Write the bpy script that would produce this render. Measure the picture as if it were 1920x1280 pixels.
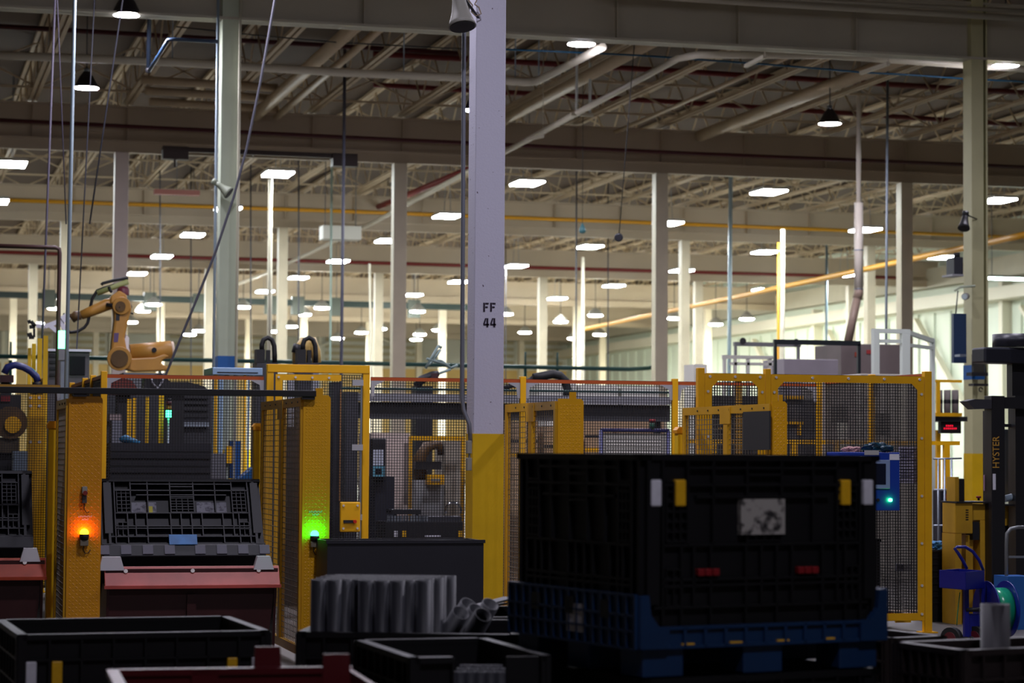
import bpy, bmesh, math, random
from mathutils import Vector, Matrix, Euler
random.seed(7)
for o in list(bpy.data.objects):
    bpy.data.objects.remove(o, do_unlink=True)
scene = bpy.context.scene
COL = scene.collection
R = math.radians

# ------------------------------------------------------------------ camera
FPX = 4400.0                       # focal length in pixels of the 1920x1280 frame
YAW, PITCH, ROLL = math.atan(1167/4400), math.atan(206/4400), 0.0065
EYE = Vector((0, 0, 1.7))
CAMROT = Matrix.Rotation(-YAW, 3, 'Z') @ Matrix.Rotation(R(90)+PITCH, 3, 'X') @ Matrix.Rotation(ROLL, 3, 'Z')
cam_data = bpy.data.cameras.new('camera')
cam_data.sensor_width = 36.0
cam_data.lens = FPX/1920*36.0
cam_data.clip_end = 400
cam_data.dof.use_dof = True
cam_data.dof.focus_distance = 19.6
cam_data.dof.aperture_fstop = 3.0
cam = bpy.data.objects.new('camera', cam_data)
cam.matrix_world = Matrix.Translation(EYE) @ CAMROT.to_4x4()
COL.objects.link(cam)
scene.camera = cam

def ray(px, py):
    return CAMROT @ Vector(((px-960)/FPX, -(py-640)/FPX, -1.0))
def at(px, py, Y=None, z=None, d=None, X=None):
    """world point seen at a pixel of the photograph, on the plane Y, X or height z or at depth d"""
    v = ray(px, py)
    if Y is not None: t = Y/v.y
    elif X is not None: t = X/v.x
    elif z is not None: t = (z-EYE.z)/v.z
    else: t = d
    return EYE + v*t

# ------------------------------------------------------------------ world, exposure
world = bpy.data.worlds.new('world'); scene.world = world
world.use_nodes = True
world.node_tree.nodes['Background'].inputs[0].default_value = (0.55, 0.6, 0.7, 1)
world.node_tree.nodes['Background'].inputs[1].default_value = 0.01
scene.view_settings.view_transform = 'Standard'
scene.view_settings.look = 'None'
scene.view_settings.gamma = 1.0
scene.view_settings.use_curve_mapping = False
scene.view_settings.exposure = 0.0

PENDANT_W, PANEL_W, DOME_W = 270.0, 400.0, 620.0      # radiant power of the three kinds of lamp

# ------------------------------------------------------------------ materials
def lin(c):
    return tuple(((x/255)/12.92 if x/255 <= 0.04045 else ((x/255+0.055)/1.055)**2.4) for x in c)
MATS = {}
def mat(name, rgb, rough=0.55, metal=0.0, var=0.0, scale=6.0, bump=0.0, bscale=40.0, emit=0.0, spec=0.5, second=None, alpha=1.0):
    if name in MATS: return MATS[name]
    m = bpy.data.materials.new(name); m.use_nodes = True
    nt = m.node_tree; b = nt.nodes['Principled BSDF']
    c = lin(rgb)
    b.inputs['Base Color'].default_value = (*c, 1)
    b.inputs['Roughness'].default_value = rough
    b.inputs['Metallic'].default_value = metal
    b.inputs['Specular IOR Level'].default_value = spec
    if emit:
        b.inputs['Emission Color'].default_value = (*c, 1)
        b.inputs['Emission Strength'].default_value = emit
    if var or second:
        tc = nt.nodes.new('ShaderNodeTexCoord')
        n = nt.nodes.new('ShaderNodeTexNoise'); n.inputs['Scale'].default_value = scale; n.inputs['Detail'].default_value = 5
        nt.links.new(tc.outputs['Object'], n.inputs['Vector'])
        r = nt.nodes.new('ShaderNodeValToRGB')
        c2 = lin(second) if second else tuple(x*(1-var) for x in c)
        if second:
            r.color_ramp.elements[0].position = 0.36; r.color_ramp.elements[1].position = 0.52
        else:
            r.color_ramp.elements[0].position = 0.3; r.color_ramp.elements[1].position = 0.65
        r.color_ramp.elements[0].color = (*c2, 1); r.color_ramp.elements[1].color = (*c, 1)
        nt.links.new(n.outputs['Fac'], r.inputs['Fac']); nt.links.new(r.outputs['Color'], b.inputs['Base Color'])
    if bump:
        tc = nt.nodes.new('ShaderNodeTexCoord')
        n = nt.nodes.new('ShaderNodeTexNoise'); n.inputs['Scale'].default_value = bscale; n.inputs['Detail'].default_value = 3
        nt.links.new(tc.outputs['Object'], n.inputs['Vector'])
        bp = nt.nodes.new('ShaderNodeBump'); bp.inputs['Strength'].default_value = bump; bp.inputs['Distance'].default_value = 0.01
        nt.links.new(n.outputs['Fac'], bp.inputs['Height']); nt.links.new(bp.outputs['Normal'], b.inputs['Normal'])
    MATS[name] = m
    return m

CREAM = mat('cream_paint', (214, 200, 172), 0.5, var=0.12, scale=2)
CREAM_D = mat('joist_paint', (206, 184, 150), 0.6, var=0.15, scale=1.5)
GIRD2 = mat('warm_girder_paint', (194, 176, 150), 0.45, var=0.1, scale=0.8)
GIRD = mat('girder_paint', (190, 184, 162), 0.5, var=0.12, scale=0.8)
DECK = mat('roof_deck', (96, 76, 58), 0.8, var=0.2, scale=0.5)
WHITE_COL = mat('lavender_lit_white_paint', (208, 206, 224), 0.6, bump=0.25, bscale=60)  # white paint with the lavender cast of the lamps in its colour
def speckle(m, rgb, spot, scale, thr):
    nt = m.node_tree; b = nt.nodes['Principled BSDF']; tc = nt.nodes.new('ShaderNodeTexCoord')
    n = nt.nodes.new('ShaderNodeTexNoise'); n.inputs['Scale'].default_value = scale; n.inputs['Detail'].default_value = 2
    r = nt.nodes.new('ShaderNodeValToRGB'); r.color_ramp.elements[0].position = thr-0.02; r.color_ramp.elements[1].position = thr
    r.color_ramp.elements[0].color = (*lin(spot), 1); r.color_ramp.elements[1].color = (*lin(rgb), 1)
    nt.links.new(tc.outputs['Object'], n.inputs['Vector']); nt.links.new(n.outputs['Fac'], r.inputs['Fac']); nt.links.new(r.outputs['Color'], b.inputs['Base Color'])
speckle(WHITE_COL, (208, 206, 224), (96, 84, 100), 24.0, 0.285)
PINK_COL = mat('pink_lit_cream_paint', (222, 206, 194), 0.5, var=0.08, scale=2)  # cream paint; the pinkish light on it is put into the colour
GREEN_COL = mat('green_lit_cream_paint', (196, 206, 180), 0.5, var=0.1, scale=2)  # cream paint with greenish lamp light put into the colour
OLIVE_COL = mat('olive_lit_cream_paint', (200, 196, 150), 0.5, var=0.12, scale=2)  # cream paint; its olive tone is the light, put into the colour
YEL = mat('safety_yellow', (232, 172, 8), 0.42, var=0.1, scale=5)
YEL_PAINT = mat('column_yellow_paint', (236, 190, 12), 0.5, var=0.12, scale=4)
BLUE_BAND = mat('blue_band_paint', (20, 96, 170), 0.5)
CONC = mat('concrete_floor', (92, 88, 84), 0.5, var=0.3, scale=0.6, bump=0.1)
STEEL = mat('galvanised_steel', (150, 160, 172), 0.4, metal=0.7, var=0.1)
PIPE_W = mat('white_pipe', (214, 206, 186), 0.45)
PIPE_RED = mat('red_sprinkler_pipe', (120, 30, 28), 0.5)
PIPE_YEL = mat('yellow_gas_pipe', (226, 160, 30), 0.45)
PIPE_TEAL = mat('teal_pipe', (24, 70, 66), 0.5)
DARK = mat('dark_metal', (34, 34, 38), 0.5, metal=0.2)
BLACK = mat('black_rubber', (16, 16, 18), 0.6)
SHADE = mat('dark_lamp_shade', (52, 48, 54), 0.45, metal=0.2)
HORN = mat('horn_grey', (150, 148, 140), 0.5)
HORN_IN = mat('horn_inside', (34, 32, 32), 0.7)
INK = mat('dark_stencil_ink', (36, 20, 44), 0.7)

def lens(name, rgb, watts, area):
    m = bpy.data.materials.new(name); m.use_nodes = True
    nt = m.node_tree; nt.nodes.clear()
    e = nt.nodes.new('ShaderNodeEmission'); o = nt.nodes.new('ShaderNodeOutputMaterial')
    e.inputs[0].default_value = (*lin(rgb), 1); e.inputs[1].default_value = watts/(math.pi*area)
    nt.links.new(e.outputs[0], o.inputs[0])
    return m

# ------------------------------------------------------------------ mesh helpers
XF = {}                             # object name -> world matrix of the thing it belongs to
class MB:
    def __init__(s): s.v = []; s.f = []; s.sm = []
    def add(s, verts, faces, smooth=False, M=None):
        n = len(s.v)
        s.v += [tuple(M @ Vector(p)) if M is not None else tuple(p) for p in verts]
        s.f += [tuple(i+n for i in f) for f in faces]; s.sm += [smooth]*len(faces)
        return s
    def bx(s, x0, x1, y0, y1, z0, z1, M=None):
        v = [(x0,y0,z0),(x1,y0,z0),(x1,y1,z0),(x0,y1,z0),(x0,y0,z1),(x1,y0,z1),(x1,y1,z1),(x0,y1,z1)]
        return s.add(v, [(0,3,2,1),(4,5,6,7),(0,1,5,4),(1,2,6,5),(2,3,7,6),(3,0,4,7)], False, M)
    def box(s, c, sz, M=None):
        return s.bx(c[0]-sz[0]/2, c[0]+sz[0]/2, c[1]-sz[1]/2, c[1]+sz[1]/2, c[2]-sz[2]/2, c[2]+sz[2]/2, M)
    def cyl(s, p0, p1, r, n=12, r2=None, smooth=True, caps=True):
        p0 = Vector(p0); p1 = Vector(p1); r2 = r if r2 is None else r2
        w = (p1-p0)
        if w.length < 1e-9: return s
        w.normalize(); a = Vector((0,0,1)) if abs(w.z) < 0.9 else Vector((1,0,0))
        u = w.cross(a).normalized(); q = w.cross(u)
        V = []
        for i in range(n):
            t = 2*math.pi*i/n; e = u*math.cos(t)+q*math.sin(t)
            V.append(p0+e*r); V.append(p1+e*r2)
        F = [(2*i, 2*((i+1)%n), 2*((i+1)%n)+1, 2*i+1) for i in range(n)]
        s.add(V, F, smooth)
        if caps:
            n0 = len(s.v)-2*n
            s.f.append(tuple(n0+2*i for i in reversed(range(n)))); s.sm.append(False)
            s.f.append(tuple(n0+2*i+1 for i in range(n))); s.sm.append(False)
        return s
    def bar(s, p0, p1, w, h=None, up=(0,0,1)):
        """square bar between two points"""
        p0 = Vector(p0); p1 = Vector(p1); h = w if h is None else h
        d = (p1-p0).normalized(); up = Vector(up)
        if abs(d.dot(up)) > 0.95: up = Vector((0,1,0)) if abs(d.y) < 0.9 else Vector((1,0,0))
        u = d.cross(up).normalized(); q = u.cross(d)
        V = []
        for p in (p0, p1):
            for a, b in ((-1,-1),(1,-1),(1,1),(-1,1)):
                V.append(p+u*(a*w/2)+q*(b*h/2))
        return s.add(V, [(0,1,2,3),(7,6,5,4),(0,4,5,1),(1,5,6,2),(2,6,7,3),(3,7,4,0)])
    def path(s, pts, r, n=8, smooth=True):
        pts = [Vector(p) for p in pts]; k = len(pts); V = []; F = []
        prev = None
        for i, p in enumerate(pts):
            d = (pts[min(i+1,k-1)]-pts[max(i-1,0)]).normalized()
            if prev is None:
                a = Vector((0,0,1)) if abs(d.z) < 0.9 else Vector((1,0,0)); u = d.cross(a).normalized()
            else:
                u = prev - d*prev.dot(d)
                u = u.normalized() if u.length > 1e-6 else d.orthogonal().normalized()
            prev = u; q = d.cross(u); rr = r[i] if isinstance(r, (list, tuple)) else r
            V += [p+(u*math.cos(2*math.pi*j/n)+q*math.sin(2*math.pi*j/n))*rr for j in range(n)]
        for i in range(k-1):
            for j in range(n):
                F.append((i*n+j, i*n+(j+1)%n, (i+1)*n+(j+1)%n, (i+1)*n+j))
        s.add(V, F, smooth); n0 = len(s.v)-k*n
        s.f.append(tuple(n0+j for j in reversed(range(n)))); s.sm.append(False)
        s.f.append(tuple(n0+(k-1)*n+j for j in range(n))); s.sm.append(False)
        return s
    def lathe(s, prof, c=(0,0,0), n=20, smooth=True, M=None):
        """profile of (radius, z) turned about the z axis through c"""
        k = len(prof); V = []; F = []
        for rr, z in prof:
            V += [(c[0]+rr*math.cos(2*math.pi*j/n), c[1]+rr*math.sin(2*math.pi*j/n), c[2]+z) for j in range(n)]
        for i in range(k-1):
            for j in range(n):
                F.append((i*n+j, i*n+(j+1)%n, (i+1)*n+(j+1)%n, (i+1)*n+j))
        return s.add(V, F, smooth, M)
    def prism(s, poly, a, b, axis='y', M=None):
        """polygon of two coordinates extruded from a to b along an axis"""
        def P(p, t):
            return (p[0], t, p[1]) if axis == 'y' else ((t, p[0], p[1]) if axis == 'x' else (p[0], p[1], t))
        n = len(poly)
        V = [P(p, a) for p in poly]+[P(p, b) for p in poly]
        F = [tuple(range(n)), tuple(n+i for i in reversed(range(n)))]+[(i, n+i, n+(i+1)%n, (i+1)%n) for i in range(n)]
        return s.add(V, F, False, M)
    def grid(s, O, U, V, nu, nv, w, t=None):
        """wire mesh: bars over the rectangle O + U*a + V*b"""
        O, U, V = Vector(O), Vector(U), Vector(V); t = t or w
        for i in range(nu+1): s.bar(O+U*(i/nu), O+U*(i/nu)+V, w, t, up=U.cross(V))
        for j in range(nv+1): s.bar(O+V*(j/nv), O+V*(j/nv)+U, w, t, up=U.cross(V))
        return s
    def build(s, name, m, parent=None, bevel=0.0, world=True, fix=True):
        me = bpy.data.meshes.new(name)
        if parent is None:
            V = [Vector(p) for p in s.v]
            lo = [min(p[i] for p in V) for i in range(3)]; hi = [max(p[i] for p in V) for i in range(3)]
            loc = Vector(((lo[0]+hi[0])/2, (lo[1]+hi[1])/2, lo[2])); X = Matrix.Translation(loc)
        else:
            X = XF[parent.name]
        Xi = X.inverted()
        me.from_pydata([tuple(Xi @ Vector(p)) for p in s.v] if world else s.v, [], s.f)
        me.polygons.foreach_set('use_smooth', s.sm)
        if fix:
            bm = bmesh.new(); bm.from_mesh(me); bmesh.ops.recalc_face_normals(bm, faces=bm.faces); bm.to_mesh(me); bm.free()
        me.materials.append(m)
        o = bpy.data.objects.new(name, me); COL.objects.link(o)
        if parent is None: o.matrix_world = X
        else: o.parent = parent
        XF[o.name] = X
        if bevel:
            b = o.modifiers.new('bevel', 'BEVEL'); b.width = bevel; b.segments = 2; b.limit_method = 'ANGLE'
        return o
def tag(o, label=None, cat=None, group=None, kind=None):
    if label: o['label'] = label
    if cat: o['category'] = cat
    if group: o['group'] = group
    if kind: o['kind'] = kind
    return o
def thing(name, label, cat, loc=(0,0,0), rz=0.0, group=None, rot=None):
    o = bpy.data.objects.new(name, None); o.empty_display_size = 0.1; COL.objects.link(o)
    Mx = Matrix.Translation(Vector(loc)) @ (rot.to_4x4() if rot is not None else Matrix.Rotation(rz, 4, 'Z'))
    o.matrix_world = Mx; XF[o.name] = Mx
    return tag(o, label, cat, group)
def copy_tree(o, parent=None):
    c = o.copy(); COL.objects.link(c)
    if parent is not None: c.parent = parent
    for ch in [x for x in bpy.data.objects if x.parent == o]:
        copy_tree(ch, c)
    return c
ORD = ['first', 'second', 'third', 'fourth', 'fifth', 'sixth', 'seventh', 'eighth', 'ninth', 'tenth', 'eleventh', 'twelfth']
# ================================================================== the building shell
ROWS = [19.4+16.15*j for j in range(8)]             # column rows in depth
CX = [4.95+6.15*k for k in range(-1, 6)]            # column lines across
XL, XRW, YB, YF = -12.0, 39.5, -8.0, 136.0
ZG0, ZG1, ZCH, ZD = 8.18, 9.2, 9.25, 10.35
struct = lambda o: tag(o, kind='structure')
struct(MB().bx(XL, XRW, YB, YF, -0.15, 0).build('floor', CONC))
WALLM = mat('far_wall_siding', (204, 202, 186), 0.6, var=0.08, scale=0.4)
WALLY = mat('yellow_dado_siding', (226, 190, 116), 0.6, var=0.1, scale=0.5)
WALLG = mat('pale_green_siding', (214, 222, 204), 0.55, var=0.06, scale=0.5)
WALLD = mat('dim_side_wall', (150, 142, 126), 0.7)
wf = struct(MB().bx(XL, XRW, YF, YF+0.3, 0, ZD).build('wall_far', WALLM))
wr = struct(MB().bx(XRW, XRW+0.3, YB, YF, 0, ZD).build('wall_right', WALLG))
struct(MB().bx(XL-0.3, XL, YB, YF, 0, ZD).build('wall_left', WALLD))
struct(MB().bx(XL, XRW, YB-0.3, YB, 0, ZD).build('wall_near', WALLD))
# far wall: yellow lower panels, louvred upper panels between posts
LOUV = mat('louvre_slats', (176, 164, 130), 0.6); WPOST = mat('wall_post', (224, 218, 196), 0.5)
for k in range(17):
    x0 = XL+k*3.03
    MB().bx(x0+0.06, x0+2.97, YF-0.08, YF, 0.1, 6.55).build('lower_panel', WALLY, wf)
    MB().bx(x0-0.1, x0+0.1, YF-0.25, YF, 0, ZD).build('wall_post', WPOST, wf)
    mb = MB()
    if k % 3 != 2:
        for j in range(6): mb.bx(x0+0.35, x0+2.7, YF-0.14, YF-0.02, 6.9+j*0.4, 7.1+j*0.4)
        tag(mb.build('louvre', LOUV, wf), kind='stuff')
MB().bx(XL, XRW, YF-0.3, YF, 6.55, 6.72).build('wall_rail', WPOST, wf)
MB().bx(XL, XRW, YF-0.3, YF, 9.35, 9.6).build('wall_rail', WPOST, wf)
for (a, b) in (((590, 577), (772, 662)), ((772, 590), (590, 652))):
    MB().bar(at(*a, Y=YF-0.4), at(*b, Y=YF-0.4), 0.28, 0.12).build('cross_brace', WPOST, wf)
# right wall: vertical siding ribs, long ledge beams, diagonal braces
for k in range(64):
    y0 = 42+k*1.46
    MB().bx(XRW-0.07, XRW, y0, y0+0.7, 0.1, 7.2).build('siding_rib', WALLG, wr)
MB().bx(XRW-0.9, XRW, 40, YF, 7.3, 7.75).build('ledge_beam', WPOST, wr)
MB().bx(XRW-0.55, XRW, 40, YF, 8.15, 8.9).build('ledge_beam', GIRD, wr)
for k in range(5):
    y0 = 60+k*9
    MB().bar((XRW-0.3, y0, 1.0), (XRW-0.3, y0+7.5, 7.0), 0.25, 0.15).build('wall_brace', WPOST, wr)
    MB().bx(XRW-0.4, XRW, y0-0.15, y0+0.15, 0, 8).build('wall_post', WPOST, wr)

# ceiling: deck with every roof joist as a piece of it
ceil = struct(MB().bx(XL, XRW, YB, YF, ZD, ZD+0.2).build('ceiling', DECK))
SP = 16.15
jm = MB()
for s_ in (-1, 1):
    jm.bx(s_*0.06-0.04, s_*0.06+0.04, 0, SP, 0, 0.07)
    jm.bx(s_*0.06-0.04, s_*0.06+0.04, 0, SP, 0.98, 1.05)
nseg = 8
for i in range(nseg):
    y0, y1 = SP*i/nseg, SP*(i+1)/nseg
    jm.bar((0, y0, 0.05), (0, (y0+y1)/2, 1.0), 0.03); jm.bar((0, (y0+y1)/2, 1.0), (0, y1, 0.05), 0.03)
jme = None
XI = XF[ceil.name].inverted()
for j in range(-1, 7):
    yb = ROWS[0]+SP*j
    for k in range(-3, 17):
        X = 4.95+2.05*k
        if X > XRW-0.3 or X < -1.5: continue
        if jme is None:
            o = jm.build('roof_joist', CREAM_D, ceil, world=False); jme = o.data
        else:
            o = bpy.data.objects.new('roof_joist', jme); COL.objects.link(o); o.parent = ceil
        o.location = XI @ Vector((X, yb, ZCH))
# bridging between the joists, joined per bay
for j in range(0, 7):
    yb = ROWS[0]+SP*j; mb = MB()
    for fy in (0.1, 0.36, 0.64, 0.9):
        mb.bar((-1.5, yb+SP*fy, ZCH+0.05), (XRW-0.4, yb+SP*fy, ZCH+0.05), 0.045)
    for fy in (0.36, 0.9):
        for k in range(-3, 16):
            X = 4.95+2.05*k
            if X+2.05 > XRW: break
            mb.bar((X, yb+SP*fy, ZCH+0.05), (X+2.05, yb+SP*fy, ZCH+1.0), 0.035)
            mb.bar((X+2.05, yb+SP*fy, ZCH+0.05), (X, yb+SP*fy, ZCH+1.0), 0.035)
    tag(mb.build('joist_bridging', CREAM_D, ceil), kind='stuff')

GNAME = ['', 'deep painted steel girder nearest the camera across the top of the picture', 'cream steel girder with a dark red pipe on its face, second from the camera',
  'cream girder carrying the thin yellow pipe, third from the camera', 'pale girder fourth from the camera, above the far columns', 'pale girder fifth from the camera under the far roof',
  'pale girder sixth from the camera under the far roof', 'pale girder furthest from the camera, before the far wall']
for j in range(1, 8):
    y = ROWS[j]
    g = thing('roof_girder', GNAME[j], 'girder', ((XL+XRW)/2, y, ZG0))
    x1 = XRW-0.05; GM = GIRD if j == 1 else GIRD2
    zf = ZG0+0.06 if j == 1 else ZG0+0.22
    MB().bx(-1.6, x1, y-0.02, y+0.02, zf, ZG1).build('web', GM, g)
    MB().bx(-1.6, x1, y-0.18, y+0.18, zf, zf+0.04).build('lower_flange', GM, g)
    if j > 1: MB().bx(-1.6, x1, y-0.1, y+0.1, ZG0, zf).build('bottom_beam', GM, g)
    MB().bx(-1.6, x1, y-0.15, y+0.15, ZG1-0.04, ZG1).build('upper_flange', GM, g)
    for X in CX:
        for dx in (-2.05, 0, 2.05):
            if X+dx < x1-0.1 and X+dx > -1.5 and j < 4: MB().bx(X+dx-0.01, X+dx+0.01, y-0.14, y-0.02, zf+0.04, ZG1-0.04).build('stiffener', GM, g)

# ------------------------------------------------------------------ columns
def column(X, Y, m, label, top=ZG0, w=0.27, d=0.30, yellow=1.7, band=None, ym=YEL_PAINT):
    c = thing('steel_column', label, 'column', (X, Y, 0))
    e = 0.004
    MB().bx(X-w/2, X+w/2, Y-d/2, Y+d/2, 0, top).build('shaft', m, c, bevel=0.008)
    if yellow: MB().bx(X-w/2-e, X+w/2+e, Y-d/2-e, Y+d/2+e, 0.0, yellow).build('yellow_base_paint', ym, c)
    if band: MB().bx(X-w/2-e, X+w/2+e, Y-d/2-e, Y+d/2+e, band[0], band[1]).build('blue_band', BLUE_BAND, c)
    MB().bx(X-w/2-0.08, X+w/2+0.08, Y-d/2-0.08, Y+d/2+0.08, 0, 0.03).build('base_plate', DARK, c)
    return c
def zof(px, py, Y): return at(px, py, Y=Y).z
Yc = ROWS[0]
ff = column(at(918, 700, Y=Yc-0.15).x, Yc, WHITE_COL, 'white speckled column stencilled FF 44 with a yellow painted base', top=ZD, w=0.262, d=0.25, yellow=zof(918, 813, Yc-0.125))
# FF 44 stencil
XFFL = at(918, 700, Y=Yc-0.15).x; yf = Yc-0.125-0.003
def glyph(mb, ch, x, z, h):
    w = h*0.62; t = h*0.2
    if ch == 'F':
        mb.bx(x, x+t, yf-0.002, yf, z, z+h); mb.bx(x+t*1.15, x+w, yf-0.002, yf, z+h-t*0.9, z+h); mb.bx(x+t*1.15, x+w*0.85, yf-0.002, yf, z+h*0.42, z+h*0.42+t*0.85)
    else:
        mb.bx(x+w*0.58, x+w*0.58+t*1.1, yf-0.002, yf, z, z+h); mb.bx(x, x+w*1.08, yf-0.002, yf, z+h*0.2, z+h*0.2+t*0.9)
        mb.prism([(x, z+h*0.38), (x+t*0.9, z+h*0.38), (x+w*0.58, z+h), (x+w*0.34, z+h)], yf-0.002, yf)
for row, y1 in (('FF', 584), ('44', 613)):
    for i, ch in enumerate(row):
        p = at(906+i*13, y1, Y=yf)
        mb = MB(); glyph(mb, ch, p.x, p.z, 0.076); mb.build('stencil_letter', INK, ff)

XA, XB = at(424, 600, Y=ROWS[1]).x, at(1828, 600, Y=ROWS[1]).x
column(XA, ROWS[1], GREEN_COL, 'pale green column with a blue band and a small horn, left of the machines', top=ZD, band=(zof(418, 690, ROWS[1]-0.15), zof(418, 667, ROWS[1]-0.15)))
cr = column(XB-0.02, ROWS[1], OLIVE_COL, 'olive cream column with blue band beside the black lift truck mast', top=ZD, w=0.22, d=0.32, yellow=zof(1828, 850, ROWS[1]-0.16), band=(zof(1828, 711, ROWS[1]-0.16), zof(1828, 684, ROWS[1]-0.16)))
MB().bx(XB+0.14, XB+0.17, ROWS[1]-0.14, ROWS[1]+0.16, 0, ZD).build('outer_flange', OLIVE_COL, cr)
MB().bx(XB+0.05, XB+0.16, ROWS[1]-0.02, ROWS[1]+0.02, 0, ZD).build('web', OLIVE_COL, cr)
PXS = {2: (226, 750, 1241, 1701), 3: (122, 531, 893, 1286, 1634), 4: (62, 393, 711, 1019, 1311, 1598)}
TXT2 = ['pinkish white column right behind the yellow robot arm', 'tan shaded column rising behind the yellow door frame', 'cream column with dark scuffs right of the hanging black reel', 'pale column behind the white cabinet frame on the right']
for X, t, px in zip((4.95, 11.1, 17.25, 23.4), TXT2, PXS[2]):
    column(at(px, 500, Y=ROWS[2]-0.15).x, ROWS[2], PINK_COL if px < 700 else CREAM, t, w=0.3)
TXT3 = ['slim cream column half hidden behind the grey conduit by the robot', 'cream column behind the black cable loops', 'cream column mostly hidden behind the white FF 44 column', 'bright cream column just right of the scuffed cream column', 'cream column behind the bent white duct']
for t, px in zip(TXT3, PXS[3]):
    column(at(px, 500, Y=ROWS[3]-0.15).x, ROWS[3], CREAM, t)
TXT4 = ['distant white column at the far left above the yellow posts', 'distant cream column left of the blue banded green column', 'distant white column left of the tan shaded column', 'distant white column right of the FF 44 stencil', 'distant pale column right of the bright cream column', 'distant pale column behind the lower end of the bent duct']
for t, px in zip(TXT4, PXS[4]):
    column(at(px, 560, Y=ROWS[4]-0.15).x, ROWS[4], CREAM, t, w=0.3)
for j, nm in ((5, 'last but two'), (6, 'last but one'), (7, 'last')):
    for k in range(6):
        X = 4.95+6.15*k
        column(X, ROWS[j], CREAM, '%s far column from the left in the %s row before the far wall' % (ORD[k], nm), w=0.3)

# ------------------------------------------------------------------ lamps
L_COOL = (240, 236, 254); L_LED = (240, 248, 250); L_DOME = (250, 254, 244)
AR = math.pi*0.225**2
M_PEND = lens('pendant_lens', L_COOL, PENDANT_W, AR)
M_LED = lens('panel_lens', L_LED, PANEL_W, 0.62*1.0)
M_DOME = lens('dome_lens', L_DOME, DOME_W, math.pi*0.3**2)
PRO = {}
def lamp(kind, p, label, group):
    if kind not in PRO:
        t = thing({'p': 'pendant_lamp', 'l': 'panel_lamp', 'd': 'dome_lamp'}[kind], label, 'lamp', p, 0, group)
        Z = Matrix.Identity(4)
        if kind == 'p':
            MB().lathe([(0.225,0),(0.235,0.01),(0.2,0.06),(0.13,0.2),(0.075,0.27),(0.06,0.3),(0.0,0.3)], n=24).build('shade', SHADE, t, world=False)
            MB().cyl((0,0,0.3),(0,0,0.36),0.05).build('collar', STEEL, t, world=False)
            MB().cyl((0,0,0.36),(0,0,2.09),0.012,6).build('stem', SHADE, t, world=False)
            MB().lathe([(0,-0.018),(0.15,-0.016),(0.212,-0.007),(0.222,0.004)], n=24).build('lens', M_PEND, t, world=False)
        elif kind == 'l':
            MB().bx(-0.33,0.33,-0.52,0.52,0.02,0.09).build('housing', mat('lamp_housing', (200,200,200), 0.4), t, world=False)
            MB().bx(-0.31,0.31,-0.5,0.5,-0.018,0.019).build('lens', M_LED, t, world=False)
            for s_ in (-0.4, 0.4): MB().cyl((0,s_,0.09),(0,s_*0.2,2.09),0.008,5).build('hanger', STEEL, t, world=False)
        else:
            MB().lathe([(0.3,0.06),(0.31,0.08),(0.27,0.18),(0.14,0.3),(0.08,0.36),(0,0.36)], n=20).build('shade', mat('dome_shade', (150,148,140), 0.4, metal=0.3), t, world=False)
            MB().lathe([(0,0.0),(0.2,0.005),(0.29,0.03),(0.3,0.06)], n=20).build('lens', M_DOME, t, world=False)
            MB().cyl((0,0,0.36),(0,0,3.04),0.015,6).build('stem', SHADE, t, world=False)
        PRO[kind] = t
        return t
    c = copy_tree(PRO[kind]); c.matrix_world = Matrix.Translation(Vector(p)); tag(c, label, 'lamp', group)
    return c
ZL = 8.25
G1 = 'cone shaped pendant lamps under the roof'
for px, py, lb in ((237, 28, 'round pendant lamp at the top left, only its glowing disc below the girder'), (162, 165, 'dark cone pendant lamp hanging at the upper left'),
        (1090, 83, 'round pendant lamp right of the FF 44 column under the nearest girder'), (1556, 232, 'dark cone pendant lamp hanging at the upper right'),
        (1886, 123, 'round pendant lamp at the far right beyond the olive column')):
    lamp('p', at(px, py, z=ZL), lb, G1)
lamp('p', (10.8, 43.6, ZL), 'cone pendant lamp hidden behind the white FF 44 column', G1)
for X, Y, lb in ((3.5, 13.8, 'cone pendant lamp over the foreground bins, left, above the picture'), (10.9, 13.8, 'cone pendant lamp over the foreground bins, right, above the picture'),
                 (3.5, 3.5, 'cone pendant lamp near the camera, above the picture'), (3.5, 21.3, 'cone pendant lamp over the fence, left, above the picture'), (7.2, 22.0, 'added cone pendant lamp brightening the machines behind the fence, above the picture'), (10.9, 21.3, 'cone pendant lamp over the fence, right, above the picture'),  # the lamp over the conveyor is added to brighten the cell
                 (3.5, 28.6, 'cone pendant lamp over the robot cell, left, above the picture'), (10.9, 28.6, 'cone pendant lamp over the robot cell, middle, above the picture'), (18.2, 28.6, 'cone pendant lamp over the lift truck aisle, above the picture')):
    lamp('p', (X, Y, ZL), lb, G1)
G2 = 'flat rectangular lamps in rows under the far roof'
LED = {55.2: (2.65, 8.85, 15.0, 21.3, 27.6), 63.7: (2.65, 8.85, 15.0, 21.5, 27.6), 71.8: (2.65, 8.9, 15.0, 21.6, 27.6, 33.9), 80.2: (2.65, 8.9, 15.0, 21.4, 27.6, 33.9), 88.4: (2.65, 8.9, 15.0, 21.3, 27.6, 33.9), 96.6: (8.9, 15.0, 21.3, 27.6)}
RN = ['just behind the second girder', 'before the girder with the yellow pipe', 'behind the girder with the yellow pipe', 'before the fourth girder', 'behind the fourth girder', 'before the fifth girder']
for rn, (Y, xs) in zip(RN, LED.items()):
    for i, X in enumerate(xs):
        lamp('l', (X, Y, ZL), 'flat rectangular lamp %s, %s from the left' % (rn, ORD[i]), G2)
G3 = 'round dome lamps at the far end'
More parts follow.
